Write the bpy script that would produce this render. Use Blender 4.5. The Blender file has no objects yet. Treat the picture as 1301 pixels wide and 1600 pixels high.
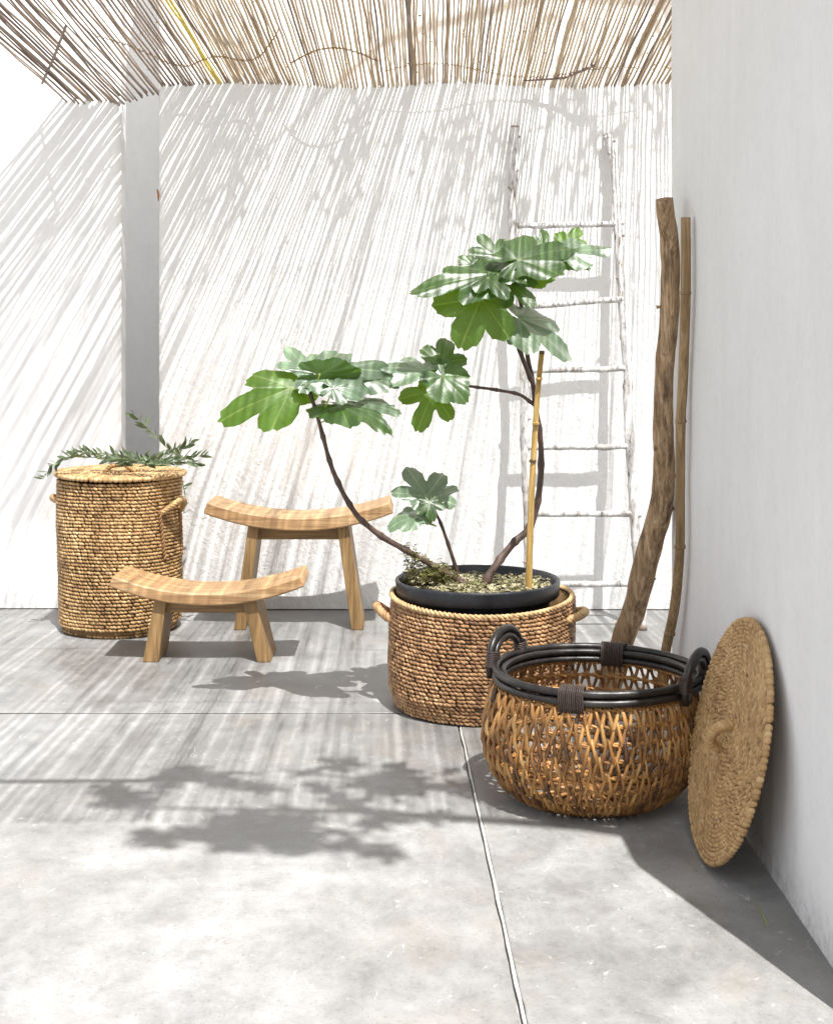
import bpy, math, random
from math import sin, cos, pi, radians, sqrt, atan2, exp
from mathutils import Vector, Matrix, noise

random.seed(11)
S = bpy.context.scene
COL = S.collection

# ------------------------------------------------------------------ camera
CAM_H = 1.1
F = 2200.0            # focal length in photo pixels (photo 1301 x 1600)
VPX, VPY = 636.0, 516.0
cd = bpy.data.cameras.new('camera')
cam = bpy.data.objects.new('camera', cd)
COL.objects.link(cam)
cam.location = (0, 0, CAM_H)
cam.rotation_euler = (radians(90), 0, 0)
cd.sensor_width = 36
cd.lens = 36 * F / 1600
cd.shift_x = (650.5 - VPX) / 1600
cd.shift_y = -(800 - VPY) / 1600
cd.clip_start = 0.05
cd.clip_end = 500
S.camera = cam

def P(px, py, y):
    return Vector(((px - VPX) * y / F, y, CAM_H - (py - VPY) * y / F))

# ------------------------------------------------------------------ sun, sky, exposure
SUN = Vector((-0.16, 0.45, -1.0)).normalized()      # direction the light travels
ld = bpy.data.lights.new('sun', 'SUN')
ld.energy = 5.0
ld.angle = radians(0.4)
ld.color = (1.0, 0.975, 0.94)
sun = bpy.data.objects.new('sun', ld)
COL.objects.link(sun)
sun.location = (1, -2, 6)
sun.rotation_euler = SUN.to_track_quat('-Z', 'Y').to_euler()

w = bpy.data.worlds.new('World')
S.world = w
w.use_nodes = True
nt = w.node_tree
nt.nodes.clear()
sky = nt.nodes.new('ShaderNodeTexSky')
sky.sky_type = 'NISHITA'
sky.sun_disc = False
elev = math.asin(-SUN.z)
sky.sun_elevation = elev
sky.sun_rotation = atan2(-SUN.x, -SUN.y)
sky.dust_density = 3.0
sky.air_density = 1.0
hs = nt.nodes.new('ShaderNodeHueSaturation')
hs.inputs['Saturation'].default_value = 0.22
bg = nt.nodes.new('ShaderNodeBackground')
bg.inputs['Strength'].default_value = 0.105
wo = nt.nodes.new('ShaderNodeOutputWorld')
nt.links.new(sky.outputs[0], hs.inputs['Color'])
nt.links.new(hs.outputs[0], bg.inputs['Color'])
nt.links.new(bg.outputs[0], wo.inputs['Surface'])

S.view_settings.view_transform = 'Standard'
S.view_settings.look = 'None'
S.view_settings.exposure = 1.04
S.view_settings.gamma = 1
S.view_settings.use_curve_mapping = False
S.render.engine = 'CYCLES'
S.cycles.max_bounces = 8
S.cycles.diffuse_bounces = 5

# ------------------------------------------------------------------ tagging helpers
def tag(o, label=None, cat=None, group=None, kind=None):
    if label: o['label'] = label
    if cat: o['category'] = cat
    if group: o['group'] = group
    if kind: o['kind'] = kind
    return o

def empty(name, loc, label, cat, group=None):
    o = bpy.data.objects.new(name, None)
    o.empty_display_size = 0.1
    COL.objects.link(o)
    o.location = loc
    return tag(o, label, cat, group)

def rand_dir(r):
    while True:
        v = Vector((r.uniform(-1, 1), r.uniform(-1, 1), r.uniform(-1, 1)))
        if 0.1 < v.length < 1: return v.normalized()

class MB:
    """collects geometry in world coordinates"""
    def __init__(s):
        s.v = []; s.f = []; s.t = []; s.uv = None
    def vert(s, p, tone=0.5):
        s.v.append((p[0], p[1], p[2])); s.t.append(tone); return len(s.v) - 1
    def box(s, c, d, tone=0.5, m=None):
        n = len(s.v)
        for x in (-1, 1):
            for y in (-1, 1):
                for z in (-1, 1):
                    p = Vector((x * d[0] / 2, y * d[1] / 2, z * d[2] / 2))
                    if m: p = m @ p
                    s.vert(Vector(c) + p, tone)
        for q in ((0,1,3,2),(4,6,7,5),(0,4,5,1),(2,3,7,6),(0,2,6,4),(1,5,7,3)):
            s.f.append(tuple(n + i for i in q))
    def tube(s, pts, rad, sides=8, tone=0.5, cap=True, bump=0.0, closed=False, flat=1.0):
        pts = [Vector(p) for p in pts]
        N = len(pts)
        if not hasattr(rad, '__len__'): rad = [rad] * N
        if not hasattr(tone, '__len__'): tone = [tone] * N
        n0 = len(s.v)
        up = None
        for i, p in enumerate(pts):
            if closed:
                t = pts[(i + 1) % N] - pts[i - 1]
            else:
                t = pts[min(i + 1, N - 1)] - pts[max(i - 1, 0)]
            t.normalize()
            if up is None:
                a = Vector((0, 0, 1)) if abs(t.z) < 0.9 else Vector((1, 0, 0))
                up = (a - t * a.dot(t)).normalized()
            else:
                up = (up - t * up.dot(t))
                up = up.normalized() if up.length > 1e-6 else t.orthogonal().normalized()
            side = t.cross(up)
            for k in range(sides):
                a = 2 * pi * k / sides
                r = rad[i]
                if bump:
                    r *= 1 + bump * noise.noise(Vector((p.x * 30 + cos(a) * 1.5, p.y * 30 + sin(a) * 1.5, p.z * 18)))
                s.vert(p + up * cos(a) * r + side * sin(a) * r * flat, tone[i])
        M = N if closed else N - 1
        for i in range(M):
            for k in range(sides):
                a = n0 + i * sides + k; b = n0 + i * sides + (k + 1) % sides
                j = (i + 1) % N
                c = n0 + j * sides + (k + 1) % sides; d = n0 + j * sides + k
                s.f.append((a, b, c, d))
        if cap and not closed:
            s.f.append(tuple(n0 + k for k in range(sides - 1, -1, -1)))
            s.f.append(tuple(n0 + (N - 1) * sides + k for k in range(sides)))
    def rope(s, pts, R, strands=3, pitch=0.03, sides=6, tone=0.5, closed=False, jit=0.12):
        """twisted rope along a path"""
        pts = [Vector(p) for p in pts]
        if closed: pts = pts + [pts[0]]
        L = [0]
        for a, b in zip(pts, pts[1:]): L.append(L[-1] + (b - a).length)
        tot = L[-1]
        turns = max(1, round(tot / pitch))
        steps = max(8, int(turns * 7))
        def at(u):
            d = u * tot
            for i in range(len(L) - 1):
                if d <= L[i + 1] or i == len(L) - 2:
                    q = (d - L[i]) / max(1e-9, L[i + 1] - L[i])
                    return pts[i].lerp(pts[i + 1], q), (pts[i + 1] - pts[i]).normalized()
        for k in range(strands):
            path = []
            tn = tone + random.uniform(-jit, jit)
            for j in range(steps + (0 if closed else 1)):
                u = j / steps
                p, t = at(u)
                a0 = Vector((0, 0, 1)) if abs(t.z) < 0.85 else Vector((1, 0.3, 0))
                up = (a0 - t * a0.dot(t)).normalized(); sd = t.cross(up)
                an = 2 * pi * (turns * u + k / strands)
                path.append(p + (up * cos(an) + sd * sin(an)) * R * 0.5)
            s.tube(path, R * 0.62, sides, tn, closed=closed)
    def bead(s, c, T, Nn, U, L, W, H, tone):
        """ellipsoid: long axis T, width axis U, height (outward) axis Nn"""
        n0 = len(s.v)
        s.vert(c - T * L, tone)
        for la in (-0.62, 0.0, 0.62):
            rr = sqrt(1 - la * la)
            for k in range(6):
                a = 2 * pi * k / 6
                s.vert(c + T * (L * la) + U * (W * rr * cos(a)) + Nn * (H * rr * sin(a)), tone)
        e = s.vert(c + T * L, tone)
        for k in range(6):
            k2 = (k + 1) % 6
            s.f.append((n0, n0 + 1 + k2, n0 + 1 + k))
            for r in range(2):
                a = n0 + 1 + r * 6
                s.f.append((a + k, a + k2, a + 6 + k2, a + 6 + k))
            s.f.append((n0 + 13 + k, n0 + 13 + k2, e))
    def mesh(s, name, mat, smooth=True, origin=None):
        me = bpy.data.meshes.new(name)
        o = Vector(origin) if origin is not None else Vector((0, 0, 0))
        me.from_pydata([(a[0] - o.x, a[1] - o.y, a[2] - o.z) for a in s.v], [], s.f)
        at = me.attributes.new('tone', 'FLOAT', 'POINT')
        at.data.foreach_set('value', s.t)
        if smooth:
            me.polygons.foreach_set('use_smooth', [True] * len(me.polygons))
        if mat: me.materials.append(mat)
        me.update()
        return me
    def build(s, name, mat, parent=None, smooth=True, bevel=0.0):
        org = parent.location.copy() if parent is not None else Vector((0, 0, 0))
        if parent is not None and parent.parent is not None: org = Vector((0, 0, 0)) + parent.parent.location
        me = s.mesh(name, mat, smooth, org)
        o = bpy.data.objects.new(name, me)
        COL.objects.link(o)
        if parent is not None: o.parent = parent
        if bevel:
            b = o.modifiers.new('bevel', 'BEVEL'); b.width = bevel; b.segments = 2; b.limit_method = 'ANGLE'
        return o

# ------------------------------------------------------------------ materials
def nodes_mat(name):
    m = bpy.data.materials.new(name); m.use_nodes = True
    n = m.node_tree; n.nodes.clear()
    out = n.nodes.new('ShaderNodeOutputMaterial')
    b = n.nodes.new('ShaderNodeBsdfPrincipled')
    n.links.new(b.outputs[0], out.inputs['Surface'])
    return m, n, b, out
def N(n, t, **kw):
    x = n.nodes.new('ShaderNode' + t)
    for k, v in kw.items():
        if hasattr(x, k): setattr(x, k, v)
        else: x.inputs[k.replace('_', ' ')].default_value = v
    return x
def ramp(n, stops):
    r = n.nodes.new('ShaderNodeValToRGB')
    e = r.color_ramp.elements
    while len(e) < len(stops): e.new(0.5)
    for i, (p, c) in enumerate(stops):
        e[i].position = p
        e[i].color = (c[0], c[1], c[2], 1) if hasattr(c, '__len__') else (c, c, c, 1)
    return r
def coords(n, kind='Object', scale=(1, 1, 1), rot=(0, 0, 0)):
    t = n.nodes.new('ShaderNodeTexCoord')
    mp = n.nodes.new('ShaderNodeMapping')
    mp.inputs['Scale'].default_value = scale
    mp.inputs['Rotation'].default_value = rot
    n.links.new(t.outputs[kind], mp.inputs[0])
    return mp
def noise_t(n, vec, scale, detail=4, rough=0.55, dist=0):
    x = n.nodes.new('ShaderNodeTexNoise')
    x.inputs['Scale'].default_value = scale; x.inputs['Detail'].default_value = detail
    x.inputs['Roughness'].default_value = rough; x.inputs['Distortion'].default_value = dist
    n.links.new(vec.outputs[0], x.inputs['Vector'])
    return x
def bump(n, b, h, strength, dist, prev=None):
    x = n.nodes.new('ShaderNodeBump')
    x.inputs['Strength'].default_value = strength; x.inputs['Distance'].default_value = dist
    n.links.new(h, x.inputs['Height'])
    if prev is not None: n.links.new(prev.outputs[0], x.inputs['Normal'])
    n.links.new(x.outputs[0], b.inputs['Normal'])
    return x
def mixc(n, a, b, fac, mode='MIX'):
    x = n.nodes.new('ShaderNodeMix'); x.data_type = 'RGBA'; x.blend_type = mode
    def put(sock, v):
        if hasattr(v, 'is_linked') or isinstance(v, bpy.types.NodeSocket): n.links.new(v, sock)
        elif hasattr(v, '__len__'): sock.default_value = (v[0], v[1], v[2], 1)
        else: sock.default_value = v
    put(x.inputs[0], fac); put(x.inputs[6], a); put(x.inputs[7], b)
    return x.outputs[2]

def mul(n, sock, k):
    x = n.nodes.new('ShaderNodeMath'); x.operation = 'MULTIPLY'
    n.links.new(sock, x.inputs[0]); x.inputs[1].default_value = k
    return x.outputs[0]
def plaster(name, base, rough_amt, smoothness=False):
    m, n, b, out = nodes_mat(name)
    c = coords(n)
    big = noise_t(n, c, 1.6, 4, 0.6, 0.5)
    r = ramp(n, [(0.3, [x * 0.94 for x in base]), (0.7, base)])
    n.links.new(big.outputs[0], r.inputs[0])
    fine = noise_t(n, c, 38, 5, 0.65, 0.4)
    r2 = ramp(n, [(0.36, 0.93), (0.5, 1.0)]); n.links.new(fine.outputs[0], r2.inputs[0])
    n.links.new(mixc(n, r.outputs[0], r2.outputs[0], 0.5, 'MULTIPLY'), b.inputs['Base Color'])
    b.inputs['Roughness'].default_value = 0.85
    b.inputs['Specular IOR Level'].default_value = 0.25
    if smoothness:
        pt = noise_t(n, coords(n, scale=(1, 1.6, 0.45)), 5, 7, 0.7, 1.0); rp = ramp(n, [(0.35, 0.955), (0.62, 1.01)])
        n.links.new(pt.outputs[0], rp.inputs[0])
        o1 = b.inputs['Base Color'].links[0].from_socket
        n.links.new(mixc(n, o1, rp.outputs[0], 0.8, 'MULTIPLY'), b.inputs['Base Color'])
        # scuffs and dirt near the foot of the wall
        tc = n.nodes.new('ShaderNodeTexCoord'); sx = n.nodes.new('ShaderNodeSeparateXYZ'); n.links.new(tc.outputs['Object'], sx.inputs[0])
        mr = n.nodes.new('ShaderNodeMapRange'); mr.inputs[1].default_value = 0.0; mr.inputs[2].default_value = 0.10; mr.inputs[3].default_value = 1.0; mr.inputs[4].default_value = 0.0
        n.links.new(sx.outputs[2], mr.inputs[0])
        dn = noise_t(n, c, 30, 6, 0.75); rd = ramp(n, [(0.42, 0.0), (0.62, 1.0)]); n.links.new(dn.outputs[0], rd.inputs[0])
        mm = n.nodes.new('ShaderNodeMath'); mm.operation = 'MULTIPLY'; n.links.new(mr.outputs[0], mm.inputs[0]); n.links.new(rd.outputs[0], mm.inputs[1])
        o1 = b.inputs['Base Color'].links[0].from_socket
        n.links.new(mixc(n, o1, (0.42, 0.40, 0.37), mul(n, mm.outputs[0], 0.7)), b.inputs['Base Color'])
    if not smoothness:
        # trowelled render: broad sweeps, lumps and stipple
        cs = coords(n, scale=(1, 1, 0.5), rot=(0, radians(-22), 0))
        sweep = noise_t(n, cs, 9, 5, 0.6, 1.2)
        p1 = bump(n, b, sweep.outputs[0], 0.5 * rough_amt, 0.02)
        lum = noise_t(n, c, 55, 3, 0.6, 0.3)
        p2 = bump(n, b, lum.outputs[0], 0.45 * rough_amt, 0.007, p1)
        st = noise_t(n, c, 150, 3, 0.7)
        p3 = bump(n, b, st.outputs[0], 0.4 * rough_amt, 0.0025, p2)
        vo = n.nodes.new('ShaderNodeTexVoronoi'); vo.inputs['Scale'].default_value = 26
        n.links.new(c.outputs[0], vo.inputs['Vector'])
        rv = ramp(n, [(0.02, 0.0), (0.09, 1.0)]); n.links.new(vo.outputs['Distance'], rv.inputs[0])
        bump(n, b, rv.outputs[0], 0.25 * rough_amt, 0.003, p3)
    else:
        cs = coords(n, scale=(1, 1, 0.25))
        sweep = noise_t(n, cs, 7, 5, 0.6, 0.8)
        p1 = bump(n, b, sweep.outputs[0], 0.30 * rough_amt, 0.02)
        lum = noise_t(n, c, 70, 4, 0.6, 0.3)
        bump(n, b, lum.outputs[0], 0.3 * rough_amt, 0.003, p1)
    return m

M_WALL = plaster('rough_white_plaster', (0.77, 0.765, 0.755), 1.0)
M_WALL_L = plaster('smooth_white_plaster', (0.85, 0.85, 0.85), 0.7, True)
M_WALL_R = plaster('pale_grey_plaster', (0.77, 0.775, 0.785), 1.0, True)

def concrete(name, seed):
    m, n, b, out = nodes_mat(name)
    c = coords(n)
    c.inputs['Location'].default_value = (seed * 3.1, seed * 1.7, seed)
    big = noise_t(n, c, 1.5, 7, 0.62, 0.6)
    r = ramp(n, [(0.32, (0.165, 0.163, 0.158)), (0.5, (0.218, 0.218, 0.215)), (0.68, (0.28, 0.282, 0.283))])
    n.links.new(big.outputs[0], r.inputs[0])
    cl = coords(n, scale=(1.15, 0.85, 1)); cl.inputs['Location'].default_value = (seed, 0, 0)
    mid = noise_t(n, cl, 7, 12, 0.78, 0.15)
    r2 = ramp(n, [(0.36, 0.66), (0.50, 1.0), (0.64, 1.28)])
    n.links.new(mid.outputs[0], r2.inputs[0])
    col = mixc(n, r.outputs[0], r2.outputs[0], 0.75, 'MULTIPLY')
    # warm stains
    st = noise_t(n, c, 3.1, 4, 0.6, 0.8)
    rs = ramp(n, [(0.52, 0.0), (0.7, 1.0)]); n.links.new(st.outputs[0], rs.inputs[0])
    col = mixc(n, col, (0.25, 0.225, 0.19), mul(n, rs.outputs[0], 0.35))
    # white efflorescence scuffs
    sc = noise_t(n, cl, 22, 9, 0.78, 1.0)
    r3 = ramp(n, [(0.60, 0.0), (0.68, 1.0)]); n.links.new(sc.outputs[0], r3.inputs[0])
    col = mixc(n, col, (0.5, 0.5, 0.49), mul(n, r3.outputs[0], 0.65))
    # hairline scratches
    mg = n.nodes.new('ShaderNodeTexNoise'); mg.inputs['Scale'].default_value = 4; mg.inputs['Detail'].default_value = 6
    cw = coords(n, scale=(0.7, 1.8, 1)); n.links.new(cw.outputs[0], mg.inputs['Vector'])
    r4 = ramp(n, [(0.490, 0.0), (0.4975, 1.0), (0.503, 0.0)]); n.links.new(mg.outputs[0], r4.inputs[0])
    col = mixc(n, col, (0.17, 0.165, 0.155), mul(n, r4.outputs[0], 0.35))
    po = noise_t(n, c, 130, 5, 0.8); rp = ramp(n, [(0.34, 0.35), (0.43, 1.0), (0.60, 1.0), (0.68, 1.3)]); n.links.new(po.outputs[0], rp.inputs[0])
    col = mixc(n, col, rp.outputs[0], 0.7, 'MULTIPLY')
    n.links.new(col, b.inputs['Base Color'])
    rr = ramp(n, [(0.3, 0.30), (0.7, 0.62)]); n.links.new(mid.outputs[0], rr.inputs[0])
    n.links.new(rr.outputs[0], b.inputs['Roughness'])
    b.inputs['Specular IOR Level'].default_value = 0.45
    p = bump(n, b, mid.outputs[0], 0.22, 0.006)
    fine = noise_t(n, c, 120, 4, 0.6)
    bump(n, b, fine.outputs[0], 0.25, 0.0012, p)
    return m
M_CONC = [concrete('concrete_slab_%s' % q, i * 2.3) for i, q in enumerate(('back', 'left', 'right', 'outer'))]

def simple(name, col, rough=0.6, spec=0.4, bscale=0, bstr=0.2, bdist=0.002, var=0.0):
    m, n, b, out = nodes_mat(name)
    b.inputs['Base Color'].default_value = (*col, 1)
    b.inputs['Roughness'].default_value = rough
    b.inputs['Specular IOR Level'].default_value = spec
    if bscale:
        c = coords(n); t = noise_t(n, c, bscale, 4, 0.6)
        bump(n, b, t.outputs[0], bstr, bdist)
        if var:
            r = ramp(n, [(0.3, [x * (1 - var) for x in col]), (0.7, [x * (1 + var) for x in col])])
            n.links.new(t.outputs[0], r.inputs[0]); n.links.new(r.outputs[0], b.inputs['Base Color'])
    return m

def fibre(name, stops, rough=0.55, stretch=(1, 1, 1), use_obj=False, coat=0.0, fs=240):
    """colour from per-piece tone attribute with fine fibre streaks"""
    m, n, b, out = nodes_mat(name)
    at = n.nodes.new('ShaderNodeAttribute'); at.attribute_name = 'tone'
    c = coords(n, scale=stretch)
    f = noise_t(n, c, fs, 3, 0.6, 0.5)
    g = noise_t(n, c, 9, 3, 0.6)
    add = n.nodes.new('ShaderNodeMath'); add.operation = 'MULTIPLY_ADD'
    n.links.new(f.outputs[0], add.inputs[0]); add.inputs[1].default_value = 0.55
    n.links.new(at.outputs['Fac'], add.inputs[2])
    add2 = n.nodes.new('ShaderNodeMath'); add2.operation = 'MULTIPLY_ADD'
    n.links.new(g.outputs[0], add2.inputs[0]); add2.inputs[1].default_value = 0.5
    n.links.new(add.outputs[0], add2.inputs[2])
    src = add2.outputs[0]
    if use_obj:
        oi = n.nodes.new('ShaderNodeObjectInfo')
        a3 = n.nodes.new('ShaderNodeMath'); a3.operation = 'MULTIPLY_ADD'
        n.links.new(oi.outputs['Random'], a3.inputs[0]); a3.inputs[1].default_value = 0.5
        n.links.new(src, a3.inputs[2])
        a4 = n.nodes.new('ShaderNodeMath'); a4.operation = 'SUBTRACT'
        n.links.new(a3.outputs[0], a4.inputs[0]); a4.inputs[1].default_value = 0.25
        src = a4.outputs[0]
    s2 = n.nodes.new('ShaderNodeMath'); s2.operation = 'SUBTRACT'
    n.links.new(src, s2.inputs[0]); s2.inputs[1].default_value = 0.525
    r = ramp(n, stops)
    n.links.new(s2.outputs[0], r.inputs[0])
    n.links.new(r.outputs[0], b.inputs['Base Color'])
    b.inputs['Roughness'].default_value = rough
    b.inputs['Coat Weight'].default_value = coat
    b.inputs['Coat Roughness'].default_value = 0.25
    bump(n, b, f.outputs[0], 0.5, 0.0012)
    return m
M_GRASS = fibre('golden_seagrass', [(0.0, (0.15, 0.08, 0.03)), (0.3, (0.33, 0.19, 0.075)), (0.6, (0.46, 0.29, 0.125)), (1.0, (0.60, 0.42, 0.22))], 0.5)
M_GRASS2 = fibre('tan_seagrass', [(0.0, (0.10, 0.045, 0.02)), (0.3, (0.27, 0.14, 0.062)), (0.6, (0.40, 0.225, 0.105)), (1.0, (0.54, 0.35, 0.18))], 0.5)
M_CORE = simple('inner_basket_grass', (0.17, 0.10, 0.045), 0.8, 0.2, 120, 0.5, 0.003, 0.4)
M_RATTAN = fibre('honey_brown_rattan', [(0.0, (0.04, 0.016, 0.008)), (0.35, (0.21, 0.095, 0.026)), (0.65, (0.38, 0.19, 0.055)), (1.0, (0.52, 0.32, 0.12))], 0.5, use_obj=True, coat=0.08, stretch=(1, 1, 0.3))
M_BLACKRIM = simple('dark_lacquered_rattan', (0.018, 0.015, 0.014), 0.36, 0.5, 60, 0.35, 0.002, 0.5)
M_WRAP = simple('dark_brown_binding', (0.055, 0.038, 0.032), 0.5, 0.4, 200, 0.3, 0.001, 0.3)
M_POT = simple('black_plastic', (0.018, 0.02, 0.025), 0.42, 0.45, 25, 0.15, 0.001, 0.35)
M_SOIL = simple('dark_soil', (0.05, 0.035, 0.022), 0.95, 0.1, 90, 1.0, 0.01, 0.5)

def wood(name, axis, cols, fine=1.0, rough=0.5, seed=0.0):
    m, n, b, out = nodes_mat(name)
    sc = [14, 14, 14]; sc[axis] = 0.9
    c = coords(n, scale=sc); c.inputs['Location'].default_value = (seed, seed * 2, seed * .5)
    g = noise_t(n, c, 2.6, 7, 0.66, 1.4)
    sc2 = [160, 160, 160]; sc2[axis] = 6
    c2 = coords(n, scale=sc2); g2 = noise_t(n, c2, 1.0, 3, 0.6)
    r = ramp(n, [(0.25, cols[0]), (0.48, cols[1]), (0.6, cols[2]), (0.8, cols[1])])
    n.links.new(g.outputs[0], r.inputs[0])
    r2 = ramp(n, [(0.36, 0.55), (0.52, 1.0), (0.7, 1.08)]); n.links.new(g2.outputs[0], r2.inputs[0])
    n.links.new(mixc(n, r.outputs[0], r2.outputs[0], 0.7 * fine, 'MULTIPLY'), b.inputs['Base Color'])
    b.inputs['Roughness'].default_value = rough
    b.inputs['Specular IOR Level'].default_value = 0.35
    p = bump(n, b, g.outputs[0], 0.15, 0.003)
    bump(n, b, g2.outputs[0], 0.2, 0.0006, p)
    return m
WC = [(0.28, 0.155, 0.07), (0.40, 0.24, 0.115), (0.50, 0.33, 0.175)]
M_WOODX = wood('mango_wood_seat', 0, WC)
WL = [(0.21, 0.125, 0.052), (0.26, 0.158, 0.067), (0.31, 0.195, 0.087)]
M_WOODZ = wood('mango_wood_leg', 2, WL, seed=3)
M_WOODS = wood('mango_wood_stretcher', 0, WL, seed=5)
M_DRIFT = wood('bark_stripped_driftwood', 2, [(0.20, 0.12, 0.06), (0.44, 0.29, 0.165), (0.60, 0.43, 0.27)], 1.0, 0.75, 2)
def roughen(mat, s, d):
    n = mat.node_tree
    b = [x for x in n.nodes if x.type == 'BSDF_PRINCIPLED'][0]
    c = coords(n, scale=(90, 90, 9)); t = noise_t(n, c, 1.2, 6, 0.72, 0.6)
    prev = b.inputs['Normal'].links[0].from_node
    bump(n, b, t.outputs[0], s, d, prev)
    rt = ramp(n, [(0.36, 0.45), (0.5, 1.0), (0.7, 1.25)]); n.links.new(t.outputs[0], rt.inputs[0])
    o1 = b.inputs['Base Color'].links[0].from_socket
    n.links.new(mixc(n, o1, rt.outputs[0], 0.85, 'MULTIPLY'), b.inputs['Base Color'])
    ck = coords(n, scale=(22, 22, 5)); k = noise_t(n, ck, 1.3, 5, 0.6, 0.6)
    r = ramp(n, [(0.56, 0.0), (0.66, 1.0)]); n.links.new(k.outputs[0], r.inputs[0])
    old = b.inputs['Base Color'].links[0].from_socket
    n.links.new(mixc(n, old, (0.075, 0.045, 0.03), mul(n, r.outputs[0], 0.7)), b.inputs['Base Color'])
roughen(M_DRIFT, 0.8, 0.012)
M_BAMBOO_OLD = wood('weathered_bamboo', 2, [(0.15, 0.09, 0.04), (0.27, 0.175, 0.085), (0.38, 0.26, 0.14)], 0.8, 0.6, 7)
M_BAMBOO = wood('yellow_bamboo', 2, [(0.30, 0.17, 0.045), (0.45, 0.29, 0.09), (0.55, 0.38, 0.14)], 0.5, 0.42, 9)
M_NODE = simple('bamboo_node', (0.12, 0.07, 0.03), 0.6)

def white_bark():
    m, n, b, out = nodes_mat('whitewashed_bark')
    c = coords(n, scale=(1, 1, 0.30))
    t = noise_t(n, c, 75, 6, 0.7, 0.8)
    u = noise_t(n, c, 14, 4, 0.6, 0.8)
    r = ramp(n, [(0.36, (0.14, 0.11, 0.085)), (0.41, (0.42, 0.40, 0.38)), (0.47, (0.48, 0.47, 0.46)), (0.60, (0.66, 0.655, 0.65))])
    n.links.new(t.outputs[0], r.inputs[0])
    r2 = ramp(n, [(0.36, (0.50, 0.46, 0.42)), (0.50, (1, 1, 1))]); n.links.new(u.outputs[0], r2.inputs[0])
    at = n.nodes.new('ShaderNodeAttribute'); at.attribute_name = 'tone'
    col = mixc(n, r.outputs[0], r2.outputs[0], 0.8, 'MULTIPLY')
    n.links.new(mixc(n, (0.20, 0.12, 0.08), col, at.outputs['Fac']), b.inputs['Base Color'])
    b.inputs['Roughness'].default_value = 0.75
    bump(n, b, t.outputs[0], 0.5, 0.003)
    return m
M_WBARK = white_bark()
def stem_mat(name, c1, c2):
    m, n, b, out = nodes_mat(name)
    c = coords(n, scale=(60, 60, 25)); t = noise_t(n, c, 1.0, 5, 0.65, 0.6)
    r = ramp(n, [(0.3, c1), (0.7, c2)]); n.links.new(t.outputs[0], r.inputs[0])
    n.links.new(r.outputs[0], b.inputs['Base Color']); b.inputs['Roughness'].default_value = 0.6
    bump(n, b, t.outputs[0], 0.4, 0.002)
    return m
M_STEM = stem_mat('fig_bark', (0.045, 0.026, 0.02), (0.13, 0.08, 0.06))
M_TRUNK = stem_mat('grey_tree_bark', (0.07, 0.055, 0.045), (0.2, 0.17, 0.14))
M_PETIOLE = simple('pale_green_petiole', (0.30, 0.36, 0.06), 0.45)

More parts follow.
